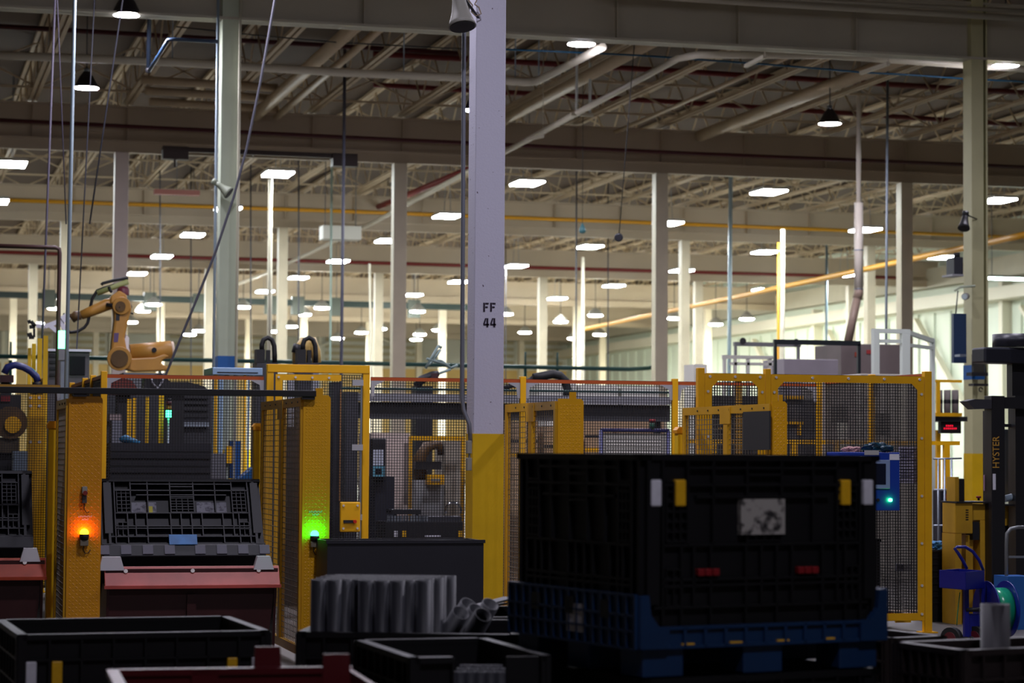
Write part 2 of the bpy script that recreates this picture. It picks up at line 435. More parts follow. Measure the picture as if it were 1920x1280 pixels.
DOMES = {'upper': (577, (103, 577), (268, 582), (288, 570), (456, 575), (588, 589), (622, 577), (783, 583), (948, 588), (1051, 602), (1099, 590), (1257, 597), (1342, 607), (1400, 597)),
         'lower': (625, (70, 605), (243, 604), (356, 626), (373, 619), (514, 620), (545, 611), (633, 633), (662, 622), (697, 615), (766, 635), (802, 626), (838, 618), (984, 622), (1076, 633), (1124, 626))}
RANK = ['first', 'second', 'third', 'fourth', 'fifth', 'sixth', 'seventh', 'eighth', 'ninth', 'tenth', 'eleventh', 'twelfth', 'thirteenth', 'fourteenth', 'fifteenth']
for nm, row in DOMES.items():
    for i, (px, py) in enumerate(row[1:]):
        p = at(px, py+3, z=7.3)
        k_ = (p.x-4.95) % 2.05
        if k_ < 0.35: p.x += 0.4
        elif k_ > 1.7: p.x -= 0.4
        if (nm, i) in (('upper', 10), ('lower', 1)): p.y -= 0.5
        lamp('d', p, 'round dome lamp, %s from the left in the %s far row of dome lamps' % (RANK[i], nm), G3)
# ================================================================== safety fence
YM, YR, YN = 23.3, 20.7, 18.45
WIRE = mat('dark_wire', (40, 40, 44), 0.5, metal=0.3)
WIRE_G = mat('grey_wire', (120, 116, 108), 0.45, metal=0.4)
RAILM = mat('orange_brown_rail', (168, 74, 22), 0.5)
GUSS = mat('grey_gusset', (160, 160, 164), 0.5)
BOLT = mat('bright_bolt', (225, 220, 215), 0.35, metal=0.3)
def fence(label, A, B, zt, posts, z0=0.12, rail=RAILM, pw=0.06, pitch=0.028, wire=0.006, guss=True, railh=0.035, wm=None, ph=0.03):
    A = Vector((A[0], A[1], 0)); B = Vector((B[0], B[1], 0)); U = B-A; L = U.length; u = U/L
    t = thing('safety_fence', label, 'fence', A)
    nrm = Vector((u.y, -u.x, 0))
    for f in posts:
        p = A+U*f
        MB().bar(p, p+Vector((0,0,zt+ph)), pw, pw, up=nrm).build('post', YEL, t, bevel=0.004)
        MB().bx(p.x-0.07, p.x+0.07, p.y-0.07, p.y+0.07, 0, 0.012).build('foot_plate', YEL, t)
    ends = sorted(set([0.0, 1.0]+list(posts)))
    for f0, f1 in zip(ends, ends[1:]):
        p = A+U*f0+u*(pw/2); q = A+U*f1-u*(pw/2); l = (q-p).length
        if l < 0.1: continue
        o = MB().grid(p+Vector((0,0,z0)), q-p, Vector((0,0,zt-z0)), max(2, round(l/pitch)), round((zt-z0)/pitch), wire).build('wire_mesh', wm or WIRE, t, fix=False)
        tag(o, kind='stuff')
        MB().bar(p+Vector((0,0,zt-railh/2)), q+Vector((0,0,zt-railh/2)), 0.02, railh).build('top_rail', rail, t)
        MB().bar(p+Vector((0,0,z0)), q+Vector((0,0,z0)), 0.02, railh).build('bottom_rail', rail, t)
        if guss:
            for pt, sg in ((p, 1), (q, -1)):
                a = pt+nrm*0.014+Vector((0,0,zt-railh)); b = a+u*sg*0.14; c = a+u*sg*0.04+Vector((0,0,-0.05)); d = a+u*sg*0.03+Vector((0,0,-0.16)); e = a+Vector((0,0,-0.16))
                th = nrm*0.004
                V = [a,b,c,d,e]; V = V+[x+th for x in V]
                MB().add(V, [(0,1,2,3,4),(9,8,7,6,5)]+[(i,(i+1)%5,5+(i+1)%5,5+i) for i in range(5)]).build('corner_gusset', GUSS, t)
    return t
XS = at(195, 700, Y=YM).x
fence('mesh safety fence with orange top rail behind the tilted bin', (XS, YM), (at(500, 700, Y=YM).x, YM), 2.43, (0,))
fence('mesh safety fence running away behind the left diamond plate panel', (XS, YM+0.05), (XS, 27.45), 2.43, (0.3, 0.55, 1.0))
fence('mesh safety fence at the far left in front of the yellow robot', (-0.6, 27.5), (XS-0.1, 27.5), 2.43, (0.0,), rail=mat('dark_yellow_rail', (150, 110, 20), 0.5))
x980, x1265, x1538 = at(980, 706, Y=YM).x, at(1265, 711, Y=YM).x, at(1535, 706, Y=YM).x
xd = at(690, 706, Y=YM).x
fence('long mesh safety fence with orange top rail behind the FF 44 column', (xd, YM), (x1538, YM), 2.44, ((x980-xd)/(x1538-xd), (x1265-xd)/(x1538-xd), 1.0))
XR = at(1738, 900, Y=YR).x
fence('mesh safety fence running back from the corner post beside the blue panel', (XR, YR+0.06), (XR, YM-0.06), 2.47, (0.5,), wm=WIRE_G)

# right fence of two bolted frames
xr0, xr1 = at(1313, 690, Y=YR).x, at(1438, 692, Y=YR).x
t = thing('safety_fence', 'tall bolted yellow fence of two framed mesh panels behind the big black bin', 'fence', (xr0, YR, 0))
ZT = 2.47
for X, w in ((xr0, 0.065), (xr1, 0.055), (XR, 0.075)):
    MB().bx(X-w/2, X+w/2, YR-0.035, YR+0.035, 0, ZT+0.02).build('post', YEL, t, bevel=0.004)
    MB().bx(X-0.08, X+0.08, YR-0.07, YR+0.07, 0, 0.012).build('foot_plate', YEL, t)
for a, b in ((xr0+0.035, xr1-0.03), (xr1+0.03, XR-0.04)):
    fw = 0.07; y0, y1 = YR-0.03, YR-0.022
    zt, zb = ZT-0.03, 0.12
    MB().bx(a, b, y0, y1, zt-fw, zt).build('frame_rail', YEL, t); MB().bx(a, b, y0, y1, zb, zb+fw).build('frame_rail', YEL, t)
    MB().bx(a, a+fw, y0, y1, zb+fw, zt-fw).build('frame_stile', YEL, t); MB().bx(b-fw, b, y0, y1, zb+fw, zt-fw).build('frame_stile', YEL, t)
    for sx, X in ((1, a+fw), (-1, b-fw)):
        MB().prism([(X, zt-fw), (X+sx*0.06, zt-fw), (X, zt-fw-0.06)], y0, y1).build('corner_web', YEL, t)
    tag(MB().grid((a+0.02, YR-0.012, zb), (b-a-0.04, 0, 0), (0, 0, zt-zb), round((b-a)/0.028), 84, 0.006).build('wire_mesh', WIRE, t, fix=False), kind='stuff')
    n = 3 if b-a < 1 else 5
    pts = [(a+0.05+(b-a-0.1)*i/(n-1), zt-0.03) for i in range(n)]+[(X, z) for X in (a+0.03, b-0.03) for z in (2.27, 1.85, 1.3, 0.85, 0.45, 0.18)]
    for x, z in pts: MB().cyl((x, y0-0.012, z), (x, y0, z), 0.013, 8).build('bolt', BOLT, t)

# door in the fence
d0, d1 = at(506, 700, Y=YM).x, at(686, 700, Y=YM).x; DZ = zof(600, 684, YM)
t = thing('fence_door', 'yellow framed mesh door with a square lock box in the fence', 'gate', (d0, YM, 0))
MB().bx(d0-0.035, d0+0.035, YM-0.035, YM+0.035, 0, DZ).build('door_post', YEL, t, bevel=0.004)
MB().bx(d1-0.035, d1+0.035, YM-0.035, YM+0.035, 0, DZ).build('door_post', YEL, t, bevel=0.004)
MB().bx(d0-0.03, d1+0.03, YM-0.04, YM+0.04, DZ-0.08, DZ).build('header', YEL, t, bevel=0.004)
lx = at(640, 705, Y=YM-0.05).x
leaf = MB().bx(d0+0.05, lx, YM-0.055, YM-0.045, DZ-0.16, DZ-0.10).bx(d0+0.05, d0+0.12, YM-0.055, YM-0.045, 0.15, DZ-0.16).build('leaf_frame', YEL, t)
for i in range(4): MB().cyl((d0+0.08+i*0.17, YM-0.065, DZ-0.13), (d0+0.08+i*0.17, YM-0.05, DZ-0.13), 0.012, 8).build('bolt', BOLT, leaf)
tag(MB().grid((d0+0.05, YM-0.04, 0.15), (d1-d0-0.1, 0, 0), (0, 0, DZ-0.25), round((d1-d0)/0.028), 82, 0.006).build('wire_mesh', WIRE, t, fix=False), kind='stuff')
MB().bx(d1-0.062, d1-0.05, YM-0.07, YM-0.03, 0.2, DZ-0.12).build('steel_edge', STEEL, t)
for z in (2.35, 1.7, 1.0): MB().bx(d1-0.15, d1-0.04, YM-0.08, YM-0.06, z, z+0.06).build('hinge_plate', GUSS, t)
p0, p1 = at(638, 997, Y=YM-0.12), at(676, 941, Y=YM-0.12)
lb = MB().bx(p0.x, p1.x, YM-0.12, YM-0.06, p0.z, p1.z).build('lock_box', YEL, t, bevel=0.01)
for x in (p0.x+0.03, p1.x-0.03):
    for z in (p0.z+0.035, p1.z-0.035): MB().cyl((x, YM-0.13, z), (x, YM-0.12, z), 0.012, 8).build('bolt', BOLT, lb)
MB().bx(p0.x+0.03, p1.x-0.06, YM-0.135, YM-0.12, (p0.z+p1.z)/2-0.06, (p0.z+p1.z)/2-0.03).build('slot', DARK, lb)
MB().cyl((p1.x-0.06, YM-0.16, (p0.z+p1.z)/2-0.045), (p1.x-0.06, YM-0.12, (p0.z+p1.z)/2-0.045), 0.018, 10).build('red_knob', mat('red_knob', (190, 40, 20), 0.4), lb)

# ------------------------------------------------------------------ wings with diamond plate ends
PLATE = mat('worn_diamond_plate_yellow', (222, 150, 12), 0.38, var=0.16, scale=3, spec=0.6)
PLATE_B = mat('worn_diamond_plate_yellow_bright', (226, 164, 10), 0.38, var=0.14, scale=3, spec=0.6)
def lugs(mb, x0, x1, z0, z1, y):
    p = 0.036; k = 0
    z = z0+p/2
    while z < z1-p*0.4:
        i = 0; x = x0+p/2
        while x < x1-p*0.3:
            sg = 1 if (i+k) % 2 else -1
            a, b = 0.014, 0.0048
            dx, dz = (a*0.8, a*0.62*sg); nx, nz = (-b*0.62*sg, b*0.8)
            mb.add([(x-dx, y, z-dz), (x+nx, y, z+nz), (x+dx, y, z+dz), (x-nx, y, z-nz), (x, y-0.0035, z)], [(0,1,4),(1,2,4),(2,3,4),(3,0,4)])
            x += p*0.72; i += 1
        z += p*0.72; k += 1
def wing(label, pxn, pxe, pxf, yt, plate, matp=False, tab=True, both=True):
    Xw = at(pxn, 900, Y=YN).x; Xe = at(pxe, 900, Y=YN).x; zt = zof(pxn, yt, YN); Yf = at(pxf, 900, X=Xw).y
    t = thing('guard_wing', label, 'guard', (Xw, YN, 0))
    pl = MB().prism([(Xw, 0.02), (Xe, 0.02), (Xe, zt-0.02), (Xe-0.02, zt), (Xw, zt)], YN-0.006, YN+0.004).build('diamond_plate', plate, t)
    mb = MB(); lugs(mb, Xw+0.01, Xe-0.01, 0.04, zt-0.03, YN-0.006); tag(mb.build('plate_lugs', plate, pl, fix=False), kind='stuff')
    MB().bx(Xe-0.004, Xe+0.003, YN, YN+0.06, 0.02, zt-0.03).build('folded_edge', plate, t)
    if tab: MB().bx(Xe-(Xe-Xw)*0.55, Xe-(Xe-Xw)*0.28, YN-0.004, YN+0.004, zt, zt+0.055).build('top_tab', plate, t)
    y0, y1 = YN+0.01, Yf; FR = mat('wing_frame_yellow', (214, 160, 24), 0.45, var=0.12, scale=4)
    zf = zt-0.02
    MB().bx(Xw-0.02, Xw+0.02, y0, y1, zf-0.07, zf).build('top_rail', FR, t)
    MB().bx(Xw-0.02, Xw+0.02, y0+0.051, y1-0.061, 0.08, 0.15).build('bottom_rail', FR, t)
    MB().bx(Xw-0.02, Xw+0.02, y1-0.06, y1, 0, zf-0.071).build('far_post', FR, t)
    MB().bx(Xw-0.02, Xw+0.02, y0, y0+0.05, 0, zf-0.071).build('near_post', FR, t)
    if y1-y0 > 1.6:
        ym = (y0*0.52+y1*0.48); MB().bx(Xw-0.022, Xw+0.022, ym-0.05, ym+0.05, 0.15, zf-0.07).build('middle_post', FR, t)
        MB().bx(Xw-0.026, Xw-0.02, ym-0.13, ym+0.13, zf-0.16, zf-0.01).build('joint_plate', FR, t)
    for i in range(max(3, int((y1-y0)/0.28))):
        yy = y0+0.12+i*0.28
        if yy < y1: MB().cyl((Xw-0.026, yy, zf-0.035), (Xw-0.02, yy, zf-0.035), 0.009, 6).build('bolt', DARK, t)
    tag(MB().grid((Xw, y0+0.05, 0.15), (0, y1-y0-0.11, 0), (0, 0, zf-0.22), round((y1-y0)/0.075), round(zf/0.05), 0.005).build('wire_mesh', WIRE_G, t, fix=False), kind='stuff')
    if matp:
        a, b = at(1447, 843, X=Xw-0.03), at(1396, 772, X=Xw-0.03)
        MB().bx(Xw-0.045, Xw-0.03, a.y+0.02, b.y, a.z, b.z).build('rubber_mat', mat('rubber_mat', (34, 34, 36), 0.7), t)
    return t, Xw, Xe, zt, Yf
wA = wing('yellow diamond plate guard with the amber beacon, left of the tilted bin', 127, 190, 108, 742, PLATE, tab=False)
wB = wing('yellow diamond plate guard with the green beacon and mesh wing', 567, 618, 492, 740, PLATE_B)
wC = wing('yellow diamond plate guard just right of the FF 44 column', 1045, 1093, 950, 747, PLATE_B)
wD = wing('narrow yellow diamond plate guard with a dark rubber mat on its mesh wing', 1447, 1475, 1283, 752, PLATE_B, matp=True)
# low guard posts beside the wings
def guard_post(label, pxa, pxb, yt, Y):
    a, b = at(pxa, yt, Y=Y), at(pxb, yt, Y=Y)
    t = thing('guard_post', label, 'post', (a.x, Y, 0))
    MB().bx(a.x, b.x, Y, Y+0.1, 0, a.z-0.06).build('channel', YEL_PAINT, t, bevel=0.006)
    MB().prism([(a.x-0.012, a.z-0.06), (b.x+0.008, a.z-0.06), (b.x+0.008, a.z), (a.x+0.01, a.z), (a.x-0.012, a.z-0.03)], Y-0.012, Y+0.11).build('cap', PLATE, t)
guard_post('short yellow capped guard post left of the amber beacon plate', 91, 108, 789, 19.7)
guard_post('short yellow capped guard post left of the green beacon wing', 477, 491, 793, 20.75)
guard_post('short yellow capped guard post beside the rubber mat wing', 1271, 1283, 800, 20.75)

# beacons
def beacon(label, px, py, rgb, watts, cable, Yp=YN-0.012):
    p = at(px, py, Y=Yp-0.03)
    t = thing('warning_beacon', label, 'beacon', p)
    MB().lathe([(0.03, 0), (0.034, 0.005), (0.03, 0.025), (0.018, 0.038), (0, 0.042)], c=p, n=14).build('dome', lens('beacon_%d' % px, rgb, watts, 0.006), t)
    MB().lathe([(0, 0), (0.036, 0.0), (0.038, -0.02), (0.03, -0.045), (0, -0.045)], c=p, n=14).build('base', BLACK, t)
    MB().bx(p.x-0.032, p.x+0.032, Yp-0.05, Yp, p.z-0.09, p.z-0.045).build('bracket', mat('bracket_grey', (120, 112, 96), 0.5), t, bevel=0.004)
    MB().path([p+Vector((0, 0.02, -0.08)), p+Vector((-0.005, 0.02, -0.12)), p+Vector((0.01, 0.02, -0.15)), p+Vector((0.035, 0.02, -0.145)), p+Vector((0.05, 0.02, -0.12))], 0.004, 6).build('cable', DARK, t)
    return p
pa = beacon('glowing amber beacon on the left diamond plate', 158, 1001, (255, 110, 8), 0.75, None)
pb = beacon('glowing green beacon on the diamond plate', 590, 1004, (14, 255, 60), 1.5, None)
def small_print(label, cx, cz, Y, rows, rgb):
    """two worn rows of stencilled characters, too small to read"""
    t = thing('stencil_mark', label, 'marking', (cx, Y, cz)); m = mat('stencil_%d' % rgb[0], rgb, 0.6)
    for r_, n in enumerate(rows):
        mb = MB()
        for i in range(n):
            x = cx+(i-(n-1)/2)*0.0135; z = cz-r_*0.022
            mb.bx(x-0.005, x-0.002, Y-0.002, Y, z, z+0.015); mb.bx(x-0.002, x+0.005, Y-0.002, Y, z+(0.010 if i % 2 else 0.004), z+(0.015 if i % 2 else 0.008))
        tag(mb.build('lettering_row', m, t), kind='stuff')
q = at(160, 970, Y=YN-0.01); small_print('worn white lettering above the amber beacon', q.x, q.z, YN-0.0095, (8, 4), (222, 222, 224))
q = at(592, 961, Y=YN-0.01); small_print('worn white lettering coloured by the beacon glow, above the green beacon', q.x, q.z, YN-0.0095, (8, 4), (150, 220, 225))  # white print; cyan light from the beacon is in its colour
# key switch on the amber plate
q = at(158, 925, Y=YN-0.01)
t = thing('key_switch', 'small grey and red interlock switch above the amber beacon', 'switch', q)
MB().bx(q.x-0.02, q.x+0.02, YN-0.05, YN-0.008, q.z, q.z+0.055).build('body', HORN, t, bevel=0.004)
MB().cyl((q.x+0.004, YN-0.07, q.z+0.005), (q.x+0.004, YN-0.05, q.z+0.005), 0.018, 12).build('red_button', mat('dull_red', (130, 40, 34), 0.5), t)
MB().bx(q.x-0.018, q.x+0.018, YN-0.045, YN-0.008, q.z-0.075, q.z-0.012).build('lower_body', mat('dark_grey_plastic', (72, 70, 72), 0.5), t, bevel=0.004)
MB().path([(q.x, YN-0.02, q.z-0.07), (q.x, YN-0.02, q.z-0.12), (q.x+0.02, YN-0.02, q.z-0.15), (q.x+0.04, YN-0.02, q.z-0.14)], 0.004, 6).build('cable', DARK, t)
# black bar over the stations
a, b = at(-40, 734.5, Y=YN-0.03), at(592, 737, Y=YN-0.03)
t = thing('overhead_bar', 'long black bar resting across the two left diamond plate guards', 'bar', (b.x, b.y, b.z-0.03))
MB().bx(a.x, b.x, YN-0.06, YN-0.01, b.z-0.028, b.z+0.02).build('bar_profile', BLACK, t, bevel=0.004)
for X in (at(150, 735, Y=YN-0.03).x, b.x-0.06): MB().bx(X-0.05, X+0.05, YN-0.05, YN+0.02, b.z-0.05, b.z-0.028).build('clamp', DARK, t)

# ------------------------------------------------------------------ bulk bins
BIN = mat('black_bin_plastic', (17, 17, 20), 0.55, spec=0.3, var=0.2, scale=3)
BIN_P = mat('violet_lit_bin_plastic', (14, 14, 25), 0.5, spec=0.35, var=0.25, scale=5)  # black plastic; the purple lamp light is put into its colour
BIN_B = mat('blue_bin_plastic', (12, 48, 88), 0.45, var=0.2, scale=4)
TAG_W = mat('white_tag', (225, 225, 235), 0.5, var=0.1, scale=30); TAG_Y = mat('yellow_tag', (235, 180, 20), 0.5, var=0.1, scale=30)
RED_L = mat('red_latch', (130, 18, 26), 0.45)
def ribs(mb, M, W, H, xs, zs, d=0.022, w=0.011, sub=()):
    """rib grid standing proud of a wall that spans x in [-W/2,W/2], z in [0,H], outer face at y=0, outward is -y"""
    for fx, z0, z1 in xs: mb.bx(-W/2+W*fx-w/2, -W/2+W*fx+w/2, -d, 0, H*z0, H*z1, M)
    for fz, x0, x1 in zs: mb.bx(-W/2+W*x0, -W/2+W*x1, -d, 0, H*fz-w/2, H*fz+w/2, M)
    for (x0, x1, z0, z1, nx, nz) in sub:
        for i in range(nx+1):
            x = -W/2+W*(x0+(x1-x0)*i/nx); mb.bx(x-w*0.35, x+w*0.35, -d*0.9, 0, H*z0, H*z1, M)
        for j in range(nz+1):
            z = H*(z0+(z1-z0)*j/nz); mb.bx(-W/2+W*x0, -W/2+W*x1, -d*0.9, 0, z-w*0.35, z+w*0.35, M)
XS1 = [(0.085,0,1),(0.185,0.48,1),(0.29,0.48,1),(0.43,0.48,1),(0.575,0.48,1),(0.71,0.48,1),(0.815,0.48,1),(0.915,0,1),(0.16,0.02,0.48),(0.21,0.12,0.48),(0.28,0.02,0.48),(0.425,0.02,0.48),(0.49,0.12,0.48),(0.555,0.02,0.48),(0.62,0.12,0.48),(0.75,0.02,0.48),(0.815,0.12,0.48),(0.85,0.02,0.48)]
ZS1 = [(0.006,0,1),(0.12,0.05,0.95),(0.245,0.08,0.92),(0.28,0.08,0.92),(0.48,0.08,0.92),(0.73,0.43,0.575),(0.76,0.22,0.78),(0.83,0.08,0.92),(0.89,0.43,0.575),(0.93,0.18,0.82),(0.994,0,1)]
SUB1 = [(0.10,0.185,0.5,0.85,3,6),(0.815,0.90,0.5,0.85,3,6),(0.43,0.575,0.5,0.71,4,5),(0.10,0.16,0.13,0.34,2,2),(0.85,0.91,0.13,0.34,2,2)]
def bulk_bin(label, M, W, D, H, mw=BIN, mbase=None, base_h=0.14, foot_h=0.0, tags=True, group=None, rich=True, open_front=None, rd=0.022, rw=0.011, cat='bin'):
    """collapsible bulk bin: base with feet, four ribbed walls with rolled rims; M places its base centre"""
    rot = M.to_3x3(); loc = M.translation
    t = bpy.data.objects.new('bulk_bin', None); t.empty_display_size = 0.1; COL.objects.link(t); t.matrix_world = M; XF[t.name] = M
    tag(t, label, cat, group); mbase = mbase or mw
    I = Matrix.Identity(4); z0 = base_h
    base = MB().bx(-W/2, W/2, -D/2, D/2, foot_h, base_h)
    base.build('base', mbase, t, world=False, bevel=0.008)
    if foot_h:
        for fx in (-1, 0, 1):
            for fy in (-1, 0, 1):
                MB().bx(fx*(W/2-0.11)-0.1, fx*(W/2-0.11)+0.1, fy*(D/2-0.1)-0.09, fy*(D/2-0.1)+0.09, 0, foot_h).build('foot', mbase, t, world=False, bevel=0.006)
    h = H-base_h
    for k, (wd, off, ang) in enumerate(((W, D/2, 0), (D, W/2, 90), (W, D/2, 180), (D, W/2, 270))):
        Mw = Matrix.Rotation(R(ang), 4, 'Z') @ Matrix.Translation((0, -off+rd+0.002, z0))
        mb = MB()
        if k == 0 and open_front:
            e = open_front
            mb.bx(-wd/2, -wd/2+e, 0, 0.02, 0, h, Mw); mb.bx(wd/2-e, wd/2, 0, 0.02, 0, h, Mw); mb.bx(-wd/2+e, wd/2-e, 0, 0.02, 0, h*0.35, Mw)
        else:
            mb.bx(-wd/2, wd/2, 0, 0.02, 0, h, Mw)
        wall = mb.build('side_wall', mw, t, world=False)
        mb = MB()
        if k == 0 and open_front:
            ribs(mb, Mw, wd, h, [(0.02,0,1),(open_front/wd,0,1)], [(0.2*i, 0, open_front/wd) for i in range(6)])
        elif rich: ribs(mb, Mw, wd, h, XS1, ZS1, d=rd, w=rw, sub=SUB1 if k in (0, 2) else SUB1[:2])
        else: ribs(mb, Mw, wd, h, [(i/8, 0, 1) for i in range(9)], [(i/6, 0, 1) for i in range(7)])
        tag(mb.build('wall_ribs', mw, wall, world=False, fix=False), kind='stuff')
        if k == 0 and open_front:
            MB().bx(-wd/2, -wd/2+open_front, -rd-0.002, 0.03, h-0.02, h+0.006, Mw).build('rim', mw, t, world=False)
        else: MB().bx(-wd/2, wd/2, -rd-0.002, 0.022, h-0.02, h+0.006, Mw).build('rim', mw, t, world=False)
        if rich and k == 0:
            for sx in (-1, 1): MB().bx(sx*(wd/2-0.055)-0.03, sx*(wd/2-0.055)+0.03, -rd-0.003, 0, 0.1, h-0.03, Mw).build('corner_strip', mw, t, world=False)
        if tags and k == 0:
            for sx, m_, dx in ((-1, TAG_W, 0.065), (-1, TAG_Y, 0.185), (1, TAG_Y, 0.185), (1, TAG_W, 0.065)):
                MB().bx(sx*(wd/2-dx)-0.025, sx*(wd/2-dx)+0.025, -0.032, -0.0, h-tags-0.06, h-tags+0.05, Mw).build('corner_tag', m_, t, world=False, bevel=0.006)
    return t

# tilting stands with bins
RED_S = mat('worn_lit_red_steel', (196, 84, 74), 0.45, var=0.3, scale=4)  # red steel with the pinkish lamp light put into its colour
RED_D = mat('shaded_red_steel', (58, 12, 13), 0.5, var=0.2, scale=3)  # stand red darkened in colour for the shade under the lip
SILV = mat('silver_block', (216, 216, 222), 0.4)
def tilt_station(dx, dy, lip_m, which, dz=0.0):
    a, b = at(196, 1062, Y=YN), at(524, 1064, Y=YN)
    x0, x1 = a.x+dx, b.x+dx; yy = YN+dy-0.02; zl = a.z+dz
    t = thing('tilting_stand', which[0], 'stand', ((x0+x1)/2, yy, 0))
    n = Vector((0, -1, 0.25)).normalized()
    MB().prism([(yy-0.03, zl-0.15), (yy-0.015, zl-0.16), (yy+0.075, zl-0.01), (yy+0.06, zl)], x0, x1, axis='x').build('front_lip', lip_m, t, bevel=0.004)
    MB().bx(x0-0.005, x1+0.005, yy-0.045, yy-0.02, zl-0.17, zl-0.145).build('lip_edge', lip_m, t)
    for f in (0.12, 0.5, 0.88): MB().cyl((x0+(x1-x0)*f, yy+0.02, zl-0.035), (x0+(x1-x0)*f, yy+0.045, zl-0.04), 0.016, 10).build('bolt', BOLT, t)
    MB().bx(x0+0.01, x1-0.01, yy+0.03, yy+0.1, zl-0.12, zl-0.02).build('tray_front', RED_D, t)
    for X, s_ in ((x0+0.02, 1), (x1-0.02, -1)):
        MB().prism([(yy+0.02, zl-0.15), (yy+0.9, zl-0.15), (yy+0.8, 0.0), (yy+0.12, 0.0)], X, X+s_*0.02, axis='x').build('side_plate', RED_D, t)
    MB().prism([(x0+0.03, zl-0.16), (x1-0.03, zl-0.16), (x1-0.1, 0.01), (x0+0.05, 0.01)], yy+0.06, yy+0.08).build('front_plate', RED_D, t)
    MB().bx((x0+x1)/2-0.04, (x0+x1)/2+0.03, yy+0.03, yy+0.06, 0.05, zl-0.22).build('rib', RED_D, t)
    # bin lying back on the stand
    th = R(33); W, D, H = 1.28, 1.1, 0.71
    M = Matrix.Translation(((x0+x1)/2-0.05, yy+0.1, zl+0.075)) @ Matrix.Rotation(-th, 4, 'X') @ Matrix.Translation((0, D/2, 0))
    bn = bulk_bin(which[1], M, W, D, H, mw=BIN_P, tags=False, base_h=0.11, rd=0.05, rw=0.009)
    for sx, w in ((-1, 0.2), (1, 0.16)):
        X = (x0+x1)/2-0.05+sx*(W/2-0.06 if sx < 0 else W/2-0.03)
        MB().prism([(X-w/2, zl-0.03), (X+w/2, zl-0.03), (X+w/2-0.03, zl+0.075), (X-w/2+0.03, zl+0.075)], yy+0.02, yy+0.1).build('silver_stop', SILV, t)
    return bn, M, W, D, H
bn, MT, W, D, H = tilt_station(0, 0, RED_S, ('tilting stand with a worn pinkish red lip between the two beacons', 'ribbed violet black bin lying back on the pinkish red stand'))
LABP = mat('torn_label_paper', (120, 120, 132), 0.6, var=0.5, scale=40, second=(60, 58, 74)); 
for nm, m_, x0, x1, z0, z1 in (('torn_label', LABP, -0.42, -0.2, 0.4, 0.52), ('yellow_label', mat('green_yellow_label', (180, 170, 40), 0.6), -0.27, -0.23, 0.4, 0.48), ('torn_label', LABP, 0.12, 0.36, 0.4, 0.52), ('blue_film', mat('blue_film', (30, 110, 180), 0.5, var=0.3, scale=12), -0.12, 0.1, 0.1, 0.19)):
    MB().bx(x0, x1, -D/2+0.04 if nm == 'torn_label' else (-D/2+0.035 if nm == 'yellow_label' else -D/2-0.012), -D/2+0.06, z0, z1).build(nm, m_, bn, world=False)
for sx in (-1, 1):
    for i in range(4): 
        if not (i == 3 and sx > 9): MB().bx(sx*(0.12+0.17*i)-0.04, sx*(0.12+0.17*i)+0.04, -D/2-0.01, -D/2, 0.015, 0.095).build('base_block', mat('grey_violet_plastic', (60, 57, 76), 0.5), bn, world=False)
tilt_station(-1.79, 0.35, mat('worn_orange_steel', (190, 70, 36), 0.5, var=0.3, scale=5), ('tilting stand with an orange red lip at the left edge of the picture', 'ribbed black bin lying back on the orange red stand at the left edge'), dz=0.055)
# ================================================================== foreground bins and tubes
def pb(mb, x0, y0, x1, y1, Y, dep=0.1):
    a = at(x0, y1, Y=Y); b = at(x1, y0, Y=Y)
    return mb.bx(a.x, b.x, Y, Y+dep, 0.0 if y1 >= 1050 else a.z, b.z)
def PB(x0, y0, x1, y1, Y, dep=0.1): return pb(MB(), x0, y0, x1, y1, Y, dep)
def corner_bin(label, px, py, d, ang, W, D, zrim=None, **kw):
    """bin whose near left rim corner is the point seen at a pixel; ang turns its front about z"""
    p = at(px, py, d=d); Rm = Matrix.Rotation(R(ang), 4, 'Z')
    z0 = kw.pop('z0', 0.0)
    M = Matrix.Translation((p.x, p.y, z0)) @ Rm @ Matrix.Translation((W/2, D/2, 0))
    return bulk_bin(label, M, W, D, p.z-z0-0.006, **kw), M, p.z
# big bin with blue base on top of another bin
BZ = 0.77
big, MBIG, zb = corner_bin('big black bulk bin with a blue base standing in the right foreground', 1205, 851, 9.7, 13.7, 1.22, 1.087, z0=BZ, mbase=BIN_B, base_h=0.2, foot_h=0.12, tags=0.15)
W, D = 1.22, 1.087
mb = MB()
for sx in (-1, 1):
    w = MB().bx(sx*(W/2+0.012)-0.012, sx*(W/2+0.012)+0.012, -D/2-0.02, D/2+0.02, 0.12, 0.34).build('blue_side_panel', BIN_B, big, world=False, bevel=0.006)
    rb = MB(); Mw = Matrix.Rotation(R(90*sx), 4, 'Z') @ Matrix.Translation((0, -W/2-0.024, 0.12))
    ribs(rb, Mw, D, 0.22, [(i/16, 0, 1) for i in range(17)], [(0.0,0,1),(0.33,0,1),(0.62,0,1),(1.0,0,1)], d=0.014, w=0.01)
    tag(rb.build('panel_ribs', BIN_B, w, world=False, fix=False), kind='stuff')
    for i in range(3): MB().bx(sx*(W/2+0.03)-0.008, sx*(W/2+0.03)+0.008, -0.34+0.3*i, -0.27+0.3*i, 0.235, 0.31).build('slot', BLACK, w, world=False)
    for sy in (-1, 1):
        x = sx*(W/2-0.0)
        MB().prism([(x+sx*0.02, 0.12), (x-sx*0.12, 0.12), (x-sx*0.12, 0.2), (x-sx*0.07, 0.21), (x-sx*0.03, 0.26), (x-sx*0.02, 0.34), (x+sx*0.02, 0.34)], sy*(D/2+0.008)-0.016, sy*(D/2+0.008)+0.016).build('blue_corner', BIN_B, big, world=False)
rb = MB(); ribs(rb, Matrix.Translation((0, -D/2, 0.12)), W, 0.085, [(i/12, 0, 1) for i in range(13)], [(0.05,0,1),(0.97,0,1)], d=0.014, w=0.014)
